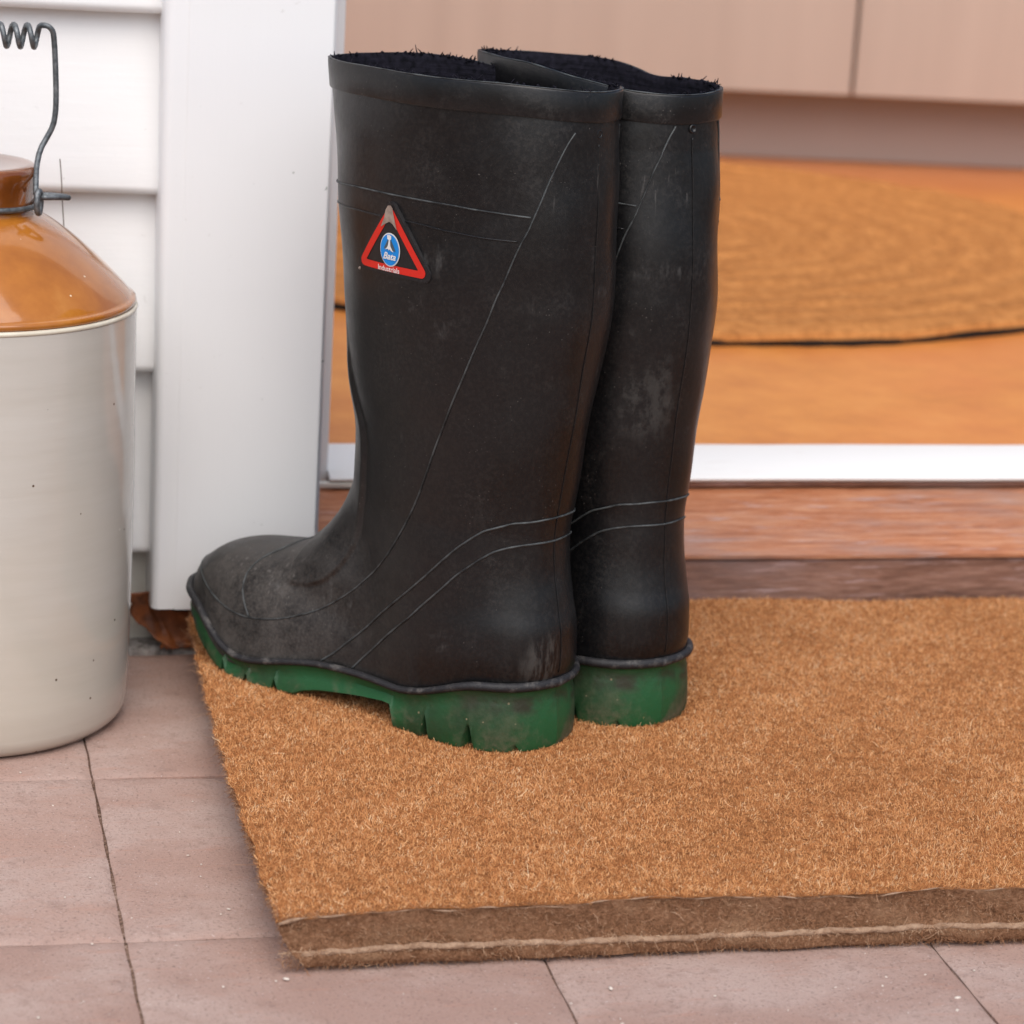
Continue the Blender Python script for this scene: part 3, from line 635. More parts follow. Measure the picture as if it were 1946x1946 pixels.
# flattened felt on the cut edges and stray hairs hanging over
n = 24000
x = rng.uniform(0, ML, n); zf = rng.uniform(0.02, 0.98, n); yv = np.interp(zf, [0, .08, .2, .3, .4, .6, .82, 1], [.0042, .0012, .0005, .0007, .0016, .0018, .0011, .0008])
root = np.c_[x, 0.0015 + 0.003 * np.sin(x * 7.5) + 0.0007 * np.sin(x * 120) + yv + 0.0004, zf * MT + 0.0004]
d = np.c_[rng.normal(0, .8, n), -np.abs(rng.normal(0.25, .22, n)), rng.normal(0, .6, n) - .1]; d /= np.linalg.norm(d, axis=1, keepdims=True)
n2 = 9000
y2 = rng.uniform(0, MD, n2); z2 = rng.uniform(0.03, 1.0, n2); ex2 = np.interp(y2, np.linspace(0, MD, 400), [edge_x(v) for v in np.linspace(0, MD, 400)])
root2 = np.c_[ex2 + 0.0165 * (1 - z2) ** 1.35 + .0006, y2, z2 * MT]
d2 = np.c_[-np.abs(rng.normal(0.4, .3, n2)), rng.normal(0, .7, n2), rng.normal(0, .6, n2) - .2]; d2 /= np.linalg.norm(d2, axis=1, keepdims=True)
root = np.r_[root, root2]; d = np.r_[d, d2]; n = len(root)
npt = 2600; xt = rng.uniform(0.0, ML, npt); rt = np.c_[xt, 0.0015 + 0.003 * np.sin(xt * 7.5) + 0.0008 + 0 * xt, 0.335 * MT + rng.normal(0, .0007, npt)]; dt = np.c_[rng.normal(0, 1, npt), -np.abs(rng.normal(.25, .2, npt)), rng.normal(0, .5, npt)]; dt /= np.linalg.norm(dt, axis=1, keepdims=True); root = np.r_[root, rt]; d = np.r_[d, dt]; n = len(root)
L = rng.uniform(0.0012, 0.0034, n); st_ = rng.random(n) < 0.012; L[st_] = rng.uniform(.005, .011, st_.sum())
fibres('edge_fuzz', root, d, L, rng.uniform(0.00008, 0.00016, n), np.clip(np.where(np.arange(n) < 24000, rng.normal(.38, .22, n), np.where(np.arange(n) < 33000, rng.normal(.45, .2, n), rng.normal(.85, .2, n))), 0, 1), rng.uniform(.2, 1.0, n), MAT['edgefibre'], mat)

# ------------------------------------------------------------------ gumboots
# shape tables: local frame u = heel->toe, v = towards the boot's left side, z up from the tread
SH_Z =[.020,.035,.050,.065,.080,.100,.120,.130,.160,.200,.250,.300,.340,.362,.40]
SH_B =[.0085,.0030,.0000,.0005,.0040,.0080,.0092,.0085,.0045,-.001,-.0067,-.0061,-.0036,-.0022,-.0022]
SH_F =[.125,.130,.135,.139,.142,.144,.1450,.1442,.1447,.1516,.1582,.1646,.1696,.1740,.174]
SH_W =[.042,.0425,.043,.0425,.0415,.041,.041,.042,.045,.049,.053,.055,.056,.056,.056]
OUT_U=[0,.003,.010,.022,.040,.060,.085,.110,.140,.163,.186,.208,.230,.250,.267,.278,.285,.288]
OUT_L=[0,.0145,.028,.038,.0445,.0465,.0460,.0450,.0470,.0505,.0525,.0520,.0470,.0385,.0270,.0160,.0072,0]
OUT_R=[0,.0145,.028,.038,.0435,.0440,.0410,.0375,.0375,.0415,.0455,.0465,.0435,.0370,.0270,.0165,.0075,0]
TOP_U=[.04,.10,.14,.16,.18,.20,.215,.235,.252,.264,.274,.281,.2845]
TOP_T=[.085,.085,.085,.082,.078,.075,.0725,.069,.064,.057,.049,.041,.034]
def sm(x,X,Y):
    # smooth (catmull-rom/pchip-like) interpolation
    X=np.asarray(X,float);Y=np.asarray(Y,float)
    h=np.diff(X);d=np.diff(Y)/h
    m=np.zeros(len(X)); m[0]=d[0];m[-1]=d[-1]
    for i in range(1,len(X)-1):
        if d[i-1]*d[i]>0:
            w1=2*h[i]+h[i-1];w2=h[i]+2*h[i-1]; m[i]=(w1+w2)/(w1/d[i-1]+w2/d[i])
    x=np.clip(x,X[0],X[-1]); i=np.clip(np.searchsorted(X,x)-1,0,len(X)-2)
    t=(x-X[i])/h[i]; t2=t*t;t3=t2*t
    return (2*t3-3*t2+1)*Y[i]+(t3-2*t2+t)*h[i]*m[i]+(-2*t3+3*t2)*Y[i+1]+(t3-t2)*h[i]*m[i+1]
TBL={}
def tab(name,X,Y,lo,hi,n=1500):
    if name not in TBL:
        xs=np.linspace(lo,hi,n); TBL[name]=(xs,sm(xs,X,Y))
    return TBL[name]
def T(name,x,X,Y,lo,hi):
    a,b=tab(name,X,Y,lo,hi); return np.interp(x,a,b)
def outl(u,side):
    return T('o%d'%side,u,OUT_U,OUT_L if side>0 else OUT_R,0,.288)
VAR={'lean':0.0,'nar':0.0}
def field(u,v,z):
    bk=T('b',z,SH_Z,SH_B,.02,.4);fr=T('f',z,SH_Z,SH_F,.02,.4);w=T('w',z,SH_Z,SH_W,.02,.4)
    up_=np.clip((z-.13)/.2,0,1); bk=bk+VAR['lean']*up_; w=w*(1-VAR['nar']*up_)
    uc=(bk+fr)/2;a=(fr-bk)/2
    n=2.35
    fs=((np.abs((u-uc)/a)**n+np.abs(v/w)**n)**(1/n)-1)*np.minimum(a,w)
    fs=np.maximum(fs,np.where(u>.1,.012,.018)-z)
    t=T('t',u,TOP_U,TOP_T,.04,.2845); z0=np.interp(u,[.09,.14,.165,.19,.21,.235,.26],[.018,.016,.011,.007,.007,.014,.018])
    uu=u+.0008
    ins=np.interp(u,[.15,.24],[.003,.0014]);wl=np.maximum(outl(np.clip(uu,0,.288),1)-ins,1e-3);wr=np.maximum(outl(np.clip(uu,0,.288),-1)-ins,1e-3)
    ww=np.where(v>0,wl,wr)
    p=2.5
    zz=np.maximum((z-z0)/np.maximum(t-z0,.003),0)
    ff=((np.abs(v)/ww)**p+zz**p)**(1/p)-1
    ff=ff*np.minimum(ww,t-z0)
    ff=np.maximum(ff,np.maximum(z0-z,u-.2862))
    ff=np.maximum(ff,.07-u)
    w1=np.clip((u-.085)/.075,0,1);w1=w1*w1*(3-2*w1);w2=np.clip((z-.03)/.05,0,1);w2=w2*w2*(3-2*w2)
    k=.004+.040*w1*w2
    h=np.clip(.5+.5*(ff-fs)/k,0,1)
    return ff*(1-h)+fs*h-k*h*(1-h)
PIV=(.205,.158);RHO=.128
def rows(nS=110,nT=60,nF=34,nC=26,ztop=.3615):
    """list of (C(u,z), e(u,z), tangent(u,z), cone angle)"""
    R=[]
    for z in np.linspace(ztop,PIV[1],nS): R.append(((PIV[0]-RHO,z),(1,0),(0,-1),0.))
    for th in np.linspace(0,pi/2,nT)[1:]:
        R.append(((PIV[0]-RHO*cos(th),PIV[1]-RHO*sin(th)*.93),(cos(th),sin(th)),(sin(th),-cos(th)),0.))
    zc=PIV[1]-RHO*.93
    for u in np.linspace(PIV[0],.254,nF)[1:]: R.append(((u,zc+(.038-zc)*(u-PIV[0])/.057),(0,1),(1,0),0.))
    for ps in np.linspace(0,radians(88),nC)[1:]: R.append(((.254,.038),(0,1),(1,0),ps))
    return R
def boot_grid(nphi=144,**k):
    R=rows(**k); ph=np.linspace(0,2*pi,nphi,endpoint=False)
    C=np.array([r[0] for r in R]);E=np.array([r[1] for r in R]);Tn=np.array([r[2] for r in R]);ps=np.array([r[3] for r in R])
    cp,sp=np.cos(ph),np.sin(ph)
    dU=np.cos(ps)[:,None]*cp*E[:,0:1]+np.sin(ps)[:,None]*Tn[:,0:1]
    dZ=np.cos(ps)[:,None]*cp*E[:,1:2]+np.sin(ps)[:,None]*Tn[:,1:2]
    dV=np.cos(ps)[:,None]*sp+0*dU
    cu,cz=C[:,0:1],C[:,1:2]
    N=70; lo=np.zeros_like(dU);hi=np.full_like(dU,.25);found=np.zeros(dU.shape,bool)
    prev=np.zeros_like(dU)
    for s in np.linspace(.003,.2,N):
        f=field(cu+dU*s,dV*s,cz+dZ*s); new=(f>0)&~found
        hi[new]=s; lo[new]=prev[new]; found|=new; prev[:]=s
    for _ in range(22):
        m=(lo+hi)/2; f=field(cu+dU*m,dV*m,cz+dZ*m); o=f>0
        hi=np.where(o,m,hi);lo=np.where(o,lo,m)
    r=(lo+hi)/2
    P=np.stack([cu+dU*r,dV*r,cz+dZ*r],-1)
    return P,ph
def snap(P):
    """move points onto the boot surface along the field gradient; returns points and normals"""
    P = np.array(P, float); h = 2e-4
    for _ in range(6):
        f = field(P[:, 0], P[:, 1], P[:, 2])
        g = np.stack([(field(P[:, 0] + h * (i == 0), P[:, 1] + h * (i == 1), P[:, 2] + h * (i == 2)) - f) / h for i in range(3)], 1)
        n2 = (g ** 2).sum(1, keepdims=True) + 1e-9; P = P - np.clip(f[:, None] * g / n2, -.004, .004)
    return P, g / np.sqrt(n2)
STRIP_Z = [.060, .0638, .0658, .0716, .0789, .0864, .0946, .103, .113, .13, .148, .165, .18, .196, .212, .24]
STRIP_U = [.175, .160, .1526, .1419, .1345, .1299, .1258, .1241, .1229, .1195, .1188, .1218, .1298, .1358, .139, .143]
RIM_PHI = list(range(0, 361, 10))
RIM_NEAR = [4.1, 4.3, 5.1, 5.8, 6.1, 6.7, 6.9, 6.9, 6.8, 6.9, 7.0, 7.2, 7.5, 7.7, 7.7, 7.1, 6.1, 4.9, 4.0, 3.6, 3.3, 2.8, 2.3, 2.0, 1.6, 1.3, 0.7, -0.1, -1.0, -1.5, -0.4, 1.8, 3.4, 4.2, 4.1, 4.0]
RIM_FAR = [2.6, 2.0, 1.6, 1.8, 1.2, -1.3, -3.5, -3.9, -3.0, -2.1, -1.6, -1.1, -0.6, -0.7, -0.6, -0.2, -0.2, -0.8, -1.2, -1.1, -0.7, -0.2, 1.0, 2.4, 3.5, 4.3, 5.4, 6.3, 7.1, 7.5, 7.4, 7.2, 7.3, 6.8, 5.6, 4.0]
def sst(x, a, b):
    t = np.clip((x - a) / (b - a), 0, 1); return t * t * (3 - 2 * t)
DIAG=[(-0.0004,0.0172,0.3450),(0.0002,0.0206,0.3405),(0.0009,0.0231,0.3363),(0.0022,0.0263,0.3295),(0.0038,0.0294,0.3220),(0.0052,0.0316,0.3152),(0.0068,0.0337,0.3077),(0.0086,0.0356,0.3009),(0.0107,0.0373,0.2934),(0.0135,0.0395,0.2860),(0.0158,0.0409,0.2791),(0.0181,0.0422,0.2717),(0.0205,0.0433,0.2642),(0.0238,0.0447,0.2560),(0.0263,0.0455,0.2485),(0.0289,0.0460,0.2410),(0.0324,0.0466,0.2329),(0.0359,0.0468,0.2247),(0.0393,0.0469,0.2165),(0.0426,0.0469,0.2084),(0.0464,0.0468,0.2002),(0.0501,0.0467,0.1920),(0.0535,0.0463,0.1839),(0.0574,0.0459,0.1750),(0.0611,0.0453,0.1668),(0.0645,0.0446,0.1580),(0.0681,0.0438,0.1489),(0.0717,0.0430,0.1402),(0.0761,0.0421,0.1310),(0.0810,0.0411,0.1223),(0.0857,0.0409,0.1138),(0.0910,0.0405,0.1047),(0.0968,0.0399,0.0960),(0.1042,0.0386,0.0872),(0.1125,0.0379,0.0792),(0.1199,0.0389,0.0718),(0.1281,0.0397,0.0650),(0.1368,0.0401,0.0588),(0.1459,0.0412,0.0529),(0.1549,0.0436,0.0485),(0.1651,0.0457,0.0444),(0.1747,0.0472,0.0413),(0.1856,0.0480,0.0387),(0.1978,0.0481,0.0370),(0.2095,0.0473,0.0373),(0.2231,0.0438,0.0391),(0.2363,0.0385,0.0422),(0.2499,0.0307,0.0457),(0.2660,0.0160,0.0480),(0.2720,0.0,0.0485)]
ANK_A=[(0.0084,0.0000,0.1311),(0.0097,0.0114,0.1313),(0.0137,0.0199,0.1304),(0.0188,0.0259,0.1298),(0.0256,0.0306,0.1267),(0.0324,0.0338,0.1239),(0.0390,0.0361,0.1187),(0.0459,0.0381,0.1128),(0.0528,0.0395,0.1059),(0.0598,0.0404,0.0984),(0.0667,0.0410,0.0912),(0.0746,0.0414,0.0836),(0.0824,0.0415,0.0764),(0.0910,0.0412,0.0688),(0.1004,0.0404,0.0605),(0.1082,0.0402,0.0523),(0.1166,0.0405,0.0444),(0.1244,0.0420,0.0372),(0.1315,0.0431,0.0304),(0.1404,0.0442,0.0240)]
ANK_B=[(0.0092,0.0000,0.1175),(0.0110,0.0124,0.1179),(0.0150,0.0202,0.1173),(0.0206,0.0263,0.1156),(0.0269,0.0309,0.1128),(0.0336,0.0343,0.1076),(0.0404,0.0369,0.1015),(0.0470,0.0387,0.0956),(0.0541,0.0402,0.0876),(0.0606,0.0411,0.0811),(0.0689,0.0419,0.0729),(0.0757,0.0424,0.0657),(0.0851,0.0422,0.0575),(0.0942,0.0416,0.0491),(0.1019,0.0412,0.0411),(0.1099,0.0416,0.0330),(0.1179,0.0422,0.0245)]
VAMP=[(0.1958,0.0480,0.0377),(0.2021,0.0461,0.0445),(0.2075,0.0425,0.0523),(0.2095,0.0371,0.0598),(0.2075,0.0308,0.0660),(0.2035,0.0241,0.0704),(0.1975,0.0170,0.0735),(0.1930,0.0080,0.0752),(0.1915,0.0,0.0757)]
BAND_A=[(0.1690,0.0,0.3000),(0.1640,0.02,0.2992),(0.1523,0.0331,0.2995),(0.1292,0.0478,0.3016),(0.1143,0.0521,0.3023),(0.1015,0.0541,0.3023),(0.0898,0.0549,0.3023),(0.0788,0.0551,0.3023),(0.0679,0.0549,0.3023),(0.0580,0.0541,0.3023),(0.0487,0.0529,0.3023),(0.0396,0.0510,0.3018),(0.0315,0.0485,0.3016),(0.0232,0.0451,0.3013),(0.0164,0.0414,0.3009),(0.0100,0.0368,0.3005)]
BAND_B=[(0.1640,0.0,0.2880),(0.1590,0.02,0.2880),(0.1449,0.0382,0.2885),(0.1246,0.0487,0.2894),(0.1103,0.0523,0.2894),(0.0980,0.0539,0.2894),(0.0866,0.0546,0.2894),(0.0758,0.0547,0.2894),(0.0656,0.0544,0.2889),(0.0555,0.0535,0.2882),(0.0461,0.0521,0.2880),(0.0376,0.0502,0.2875),(0.0294,0.0476,0.2873),(0.0218,0.0443,0.2873),(0.0150,0.0405,0.2873)]
ZT_U=[0,.02,.03,.04,.05,.06,.07,.08,.10,.13,.14,.15,.16,.17,.18,.19,.20,.21,.22,.23,.24,.25,.26,.275,.288]
ZT=[.0372,.0371,.0362,.0334,.0298,.0265,.0240,.0226,.0230,.0226,.0219,.0207,.0190,.0169,.0148,.0130,.0125,.0145,.0182,.0236,.0296,.0328,.0334,.0324,.0320]
ZB_U=[0,.205,.215,.225,.235,.245,.255,.265,.288]
ZB=[0,0,.0010,.0028,.0050,.0075,.0090,.0100,.0112]
def zb_of(u):
    z = np.interp(u, ZB_U, ZB)
    arch = np.interp(u, [.0815, .0845, .090, .105, .125, .140, .150, .157], [0, .0128, .0132, .0115, .0085, .0062, .0035, 0])
    z = np.maximum(z, arch)
    for (u0, w, h) in [(.0575, .0026, .0140), (.0300, .0032, .0132), (.0085, .0018, .004), (.1700, .0020, .0066), (.1920, .0018, .0060), (.2120, .0020, .0078), (.2350, .0018, .0090), (.2540, .0018, .0080)]:
        z = np.maximum(z, np.interp(u, ZB_U, ZB) + h * np.clip(1.25 * (1 - np.abs(u - u0) / w), 0, 1) - 0.00001)
    return np.minimum(z, np.interp(u, ZT_U, ZT) - .0055)

def make_boot(loc, ang, mir, label, lean, nar, rim_off, badge, seed):
    VAR['lean'], VAR['nar'] = lean, nar
    T_ = lambda P: [(p[0], mir * p[1], p[2]) for p in P]
    R_ = np.random.default_rng(seed)
    boot = thing('gumboot', loc, ang, label=label, cat='gumboot', group='pair of black gumboots with green soles on the doormat')
    nphi = 256
    Pg, ph = boot_grid(nphi=nphi, nS=150, nT=110, nF=60, nC=46)
    rim = np.interp(np.degrees(ph), RIM_PHI, list(rim_off) + [rim_off[0]]) * .001
    for _ in range(6): rim = (np.roll(rim, 1) + 2 * rim + np.roll(rim, -1)) / 4
    from_top = np.clip((Pg[..., 2] - .24) / .1215, 0, 1) ** 1.5
    Pg[..., 2] += from_top * rim[None, :]
    # slight creases and unevenness of a worn boot
    u, v, z = Pg[..., 0], Pg[..., 1], Pg[..., 2]
    dr = np.gradient(Pg, axis=0); dp = (np.roll(Pg, -1, 1) - np.roll(Pg, 1, 1)); nrm = np.cross(dp, dr); nrm /= np.linalg.norm(nrm, axis=-1, keepdims=True) + 1e-12
    cen = Pg.mean(1, keepdims=True); s_ = np.sign(((Pg - cen) * nrm).sum(-1)[40].mean()); nrm *= s_
    def wear(u, v, z): return (0.0007 * np.sin(z * 45 + 3 * np.sin(v * 40 + seed)) * np.sin(u * 30 + v * 55 + seed) * sst(z, .03, .12)
                               + 0.0005 * np.sin(z * 95 + u * 40 + seed * 2) * np.sin(v * 60 + z * 20) * sst(z, .05, .10))
    disp = wear(u, v, z)
    inside = sst(u - np.interp(z, STRIP_Z, STRIP_U), -.0010, .0012) * sst(.1755 - .25 * np.maximum(0, .030 - np.abs(v)) - u, -.0010, .0010) * sst(z, .060, .064)
    fade = sst(.235 - z, 0, .06) * np.where(z < .085, sst(np.abs(v), .004, .026), 1)
    disp += 0.0024 * inside * fade
    Pd = Pg + nrm * disp[..., None]
    nr = Pd.shape[0]
    V = Pd.reshape(-1, 3); Fc = []
    for i in range(nr - 1):
        for j in range(nphi):
            a, b_ = i * nphi + j, i * nphi + (j + 1) % nphi; Fc.append((a, b_, b_ + nphi, a + nphi))
    Fc.append(tuple((nr - 1) * nphi + j for j in range(nphi)))
    me = mesh('upper', T_(V), Fc); fix_normals(me)
    link('upper', me, MAT['rubber' if mir > 0 else 'rubber_far'], boot)
    # collar band, rim and knitted lining built on the top rows
    def row_at(dz):   # ring dz below the rim
        zz = Pd[:70, :, 2]; out = np.zeros((nphi, 3)); nn = np.zeros((nphi, 3))
        for j in range(nphi):
            t_ = zz[0, j] - dz; k = np.searchsorted(-zz[:, j], -t_); k = min(max(k, 1), 69)
            f = 0 if dz == 0 else (zz[k - 1, j] - t_) / (zz[k - 1, j] - zz[k, j] + 1e-12); f = min(max(f, 0), 1)
            out[j] = Pd[k - 1, j] * (1 - f) + Pd[k, j] * f; nn[j] = nrm[min(k, 60), j]
        nn[:, 2] = 0; nn /= np.linalg.norm(nn, axis=1, keepdims=True); return out, nn
    def rings_mesh(name, spec):
        V = []; Fc = []
        for (dz, off) in spec:
            p, n_ = row_at(max(dz, 0)); q = p + n_ * off
            if dz < 0: q[:, 2] -= dz
            V += list(q)
        for i in range(len(spec) - 1):
            for j in range(nphi):
                a, b_ = i * nphi + j, i * nphi + (j + 1) % nphi; Fc.append((a, b_, b_ + nphi, a + nphi))
        me = mesh(name, T_(V), Fc); fix_normals(me); return me
    link('collar', rings_mesh('collar', [(.0160, -.0004), (.0158, .0009), (.0150, .0013), (.0075, .0011), (.0010, .0012), (.0002, .0009), (-.0004, .0002), (-.0004, -.0010), (.0003, -.0016)]), MAT['rubber_band'], boot, angle=50)
    p_, n_ = row_at(.0004); rp = p_ + n_ * .0008 + np.array([0, 0, .0006])
    link('rim_edge', tube('rim_edge', T_(rp), [.00032 + .00022 * sin(j * .31) * sin(j * .083 + seed) for j in range(nphi)], 6, True), MAT['rib'], boot)
    link('lining', rings_mesh('lining', [(-.0006, -.0012), (-.0002, -.0024), (.004, -.0030), (.02, -.0032), (.05, -.0034), (.09, -.0036), (.14, -.004), (.19, -.0045)]), MAT['lining'], boot)
    bot, _ = row_at(.19)
    c0 = bot.mean(0); me = mesh('insole', T_([c0] + list(bot + (c0 - bot) * .06)), [(0, 1 + j, 1 + (j + 1) % nphi) for j in range(nphi)]); link('insole', me, MAT['lining'], boot)
    # frayed lining threads standing on the rim
    p0, n0 = row_at(0); bits = []
    lump = np.clip(np.sin(ph * 3 + seed) + np.sin(ph * 7 + seed * 2), 0, 2)
    for k in range(620):
        j = int(R_.integers(nphi)); 
        if R_.random() > 0.10 + 0.45 * lump[j]: continue
        q = p0[j] - n0[j] * R_.uniform(.0012, .0030) + np.array([0, 0, .0001]); L = R_.uniform(.0007, .0024) * (1.4 if R_.random() < .05 else 1)
        dv = R_.normal(0, .7, 3); dv[2] = abs(dv[2]) * .7 + .25; dv /= np.linalg.norm(dv); cu = R_.normal(0, 1.0, 3)
        pts = [q + dv * L * t_ + cu * L * t_ * t_ * .6 for t_ in np.linspace(0, 1, 4)]
        bits.append(tube('f', T_(pts), [.00038, .00045, .00035, .0002], 5))
        if R_.random() < .5:
            b_ = bmesh.new(); bmesh.ops.create_icosphere(b_, subdivisions=1, radius=R_.uniform(.0005, .0013), matrix=Matrix.Translation((q[0], mir * q[1], q[2] + .0003))); m_ = bpy.data.meshes.new('k'); b_.to_mesh(m_); b_.free(); bits.append(m_)
    link('lining_fray', merge('lining_fray', bits), MAT['lining'], boot, kind='stuff')
    # moulded seam ribs
    def warp(P):   # follow the rim warp of the grid
        return P
    def rib(pts, r, both=True, close_back=False):
        pts = np.array(pts, float); t_ = np.linspace(0, len(pts) - 1, len(pts) * 4); q = np.stack([np.interp(t_, np.arange(len(pts)), pts[:, i]) for i in range(3)], 1)
        q[1:-1] = (q[:-2] + 2 * q[1:-1] + q[2:]) / 4; q, n_ = snap(q); return tube('r', T_(q + n_ * (r * .5 + wear(q[:, 0], q[:, 1], q[:, 2]))[:, None]), r, 6)
    def sym(P): return [(a, -b_, c) for a, b_, c in P]
    def both(P, r):
        P = list(P); full = P + sym(P)[::-1] if abs(P[-1][1]) < 1e-6 else (sym(P)[::-1] + P if abs(P[0][1]) < 1e-6 else None)
        if full: return [rib(full, r)]
        return [rib(P, r), rib(sym(P), r)]
    far = -1 if mir > 0 else 1
    D2 = [(a + .010 * max(0, c - .26) / .085, far * (b_ + .013 * min(1, max(0, c - .24) / .085)) if True else 0, c) for a, b_, c in DIAG]
    D1 = [(a, -far * b_, c) for a, b_, c in DIAG]
    link('seam_rib', merge('seam_rib', [rib(D1, .00050), rib(D2, .00050)]), MAT['rib'], boot)
    for P_, r in ((ANK_A, .00060), (ANK_B, .00060), (VAMP, .00052), (BAND_A, .00052)):
        ms = both(P_, r); link('seam_rib', merge('seam_rib', ms) if len(ms) > 1 else ms[0], MAT['rib'], boot)
    ms = both(BAND_B, .00045); link('seam_rib', merge('seam_rib', ms) if len(ms) > 1 else ms[0], MAT['rubber_band'], boot)
    zz = np.linspace(.338, .045, 70); link('back_seam', rib([(-.002 + .01 * (z_ < .2), .0005, z_) for z_ in zz], .00034), MAT['rubber_band'], boot)
    q, n_ = snap([(-.003, 0.0, .3435)]); hp = q[0]; hn = n_[0]
    b_ = bmesh.new(); mt = Matrix.Translation(Vector(hp) - Vector(hn) * .0002) @ Vector(hn).to_track_quat('Z', 'Y').to_matrix().to_4x4()
    me = lathe('vent_hole', [(0.0, -.0002), (.0013, -.0001), (.0016, .0007), (.0021, .0009), (.0025, .0003)], 20); me.transform(mt); link('vent_hole', me, MAT['rib'] if False else MAT['rubber_band'], boot)
    b_.free()
    # ---------------- sole, welt
    us = np.unique(np.concatenate([.144 - .144 * np.cos(np.linspace(0, pi, 150)), np.linspace(.002, .286, 190), [.0815, .0830, .0845, .157]]))
    us = us[(us > 1e-5) & (us < .28799)]
    left = [(u_, float(outl(np.array([u_]), 1)[0])) for u_ in us]; right = [(u_, -float(outl(np.array([u_]), -1)[0])) for u_ in us]
    loop = [(0.0, 0.0)] + left + [(.288, 0.0)] + right[::-1]; nl = len(loop); LP = np.array(loop)
    tg = np.roll(LP, -1, 0) - np.roll(LP, 1, 0); nn = np.c_[tg[:, 1], -tg[:, 0]]; nn /= np.linalg.norm(nn, axis=1, keepdims=True); 
    if (nn * (LP - LP.mean(0))).sum() < 0: nn = -nn
    uu_ = np.linspace(0, .288, 577); zs_ = sm(uu_, ZT_U, ZT); zs_ = np.convolve(np.pad(zs_, 12, mode='edge'), np.hanning(27)[1:-1] / np.hanning(27)[1:-1].sum(), mode='valid'); ztl = np.interp(LP[:, 0], uu_, zs_); zbl = zb_of(LP[:, 0])
    toe = sst(LP[:, 0], .20, .28)
    prof = [(-.0060, 0.0, 1), (-.0010, -.0010, 1), (-.0016, -.0034, 1), (-.0024, -.0062, 1), (-.0012, -.0100, 1), (None, .55, 0), (None, .15, 0), (None, 0.0, 0)]
    V = []; rows_ = []
    for k, (off, dz, top) in enumerate(prof):
        if top:
            zz = np.maximum(ztl + dz, zbl + (ztl - zbl) * (1 - (k - 0) / 5.5)); o_ = np.full(nl, off)
        else:
            zz = zbl + (ztl - .010 - zbl).clip(.0012) * dz; o_ = np.full(nl, {.55: .0000, .15: .0004, 0.0: -.0006}[dz]) - toe * (.0055 * (1 - dz)) 
        q = LP + nn * o_[:, None]; V += [(a, b_, c) for (a, b_), c in zip(q, zz)]
    Fc = []
    for i in range(len(prof) - 1):
        for j in range(nl): a, b_ = i * nl + j, i * nl + (j + 1) % nl; Fc.append((a, b_, b_ + nl, a + nl))
    m = len(us); base = (len(prof) - 1) * nl
    for lvl in (0, base):
        for i in range(m - 1): Fc.append((lvl + 1 + i, lvl + 2 + i, lvl + nl - 2 - i, lvl + nl - 1 - i))
        Fc.append((lvl, lvl + 1, lvl + nl - 1)); Fc.append((lvl + m, lvl + m + 1, lvl + m + 2))
    me = mesh('sole', T_(V), Fc); fix_normals(me); link('sole', me, MAT['sole'], boot, angle=38)
    ws = []; 
    for j in range(nl):
        ws.append((LP[j] + nn[j] * -.0004, ztl[j]))
    V = []; Fc = []; nk_ = 10; thick = np.interp(LP[:, 0], [0, .03, .06, .25, .288], [1.35, 1.25, 1.0, 1.0, 1.2])
    for j in range(nl):
        for k in range(nk_):
            a = 2 * pi * k / nk_; o_ = (.0024 * cos(a)) ; dz = .0020 * thick[j] * sin(a)
            pxy = LP[j] + nn[j] * (o_ - .0006); V.append((pxy[0], pxy[1], ztl[j] + dz + .0004))
    for j in range(nl):
        for k in range(nk_): a, b_ = j * nk_ + k, j * nk_ + (k + 1) % nk_; c, d = ((j + 1) % nl) * nk_ + k, ((j + 1) % nl) * nk_ + (k + 1) % nk_; Fc.append((a, b_, d, c))
    me = mesh('welt', T_(V), Fc); fix_normals(me); link('welt', me, MAT['welt'], boot)
    if badge: make_badge(boot)
    return boot

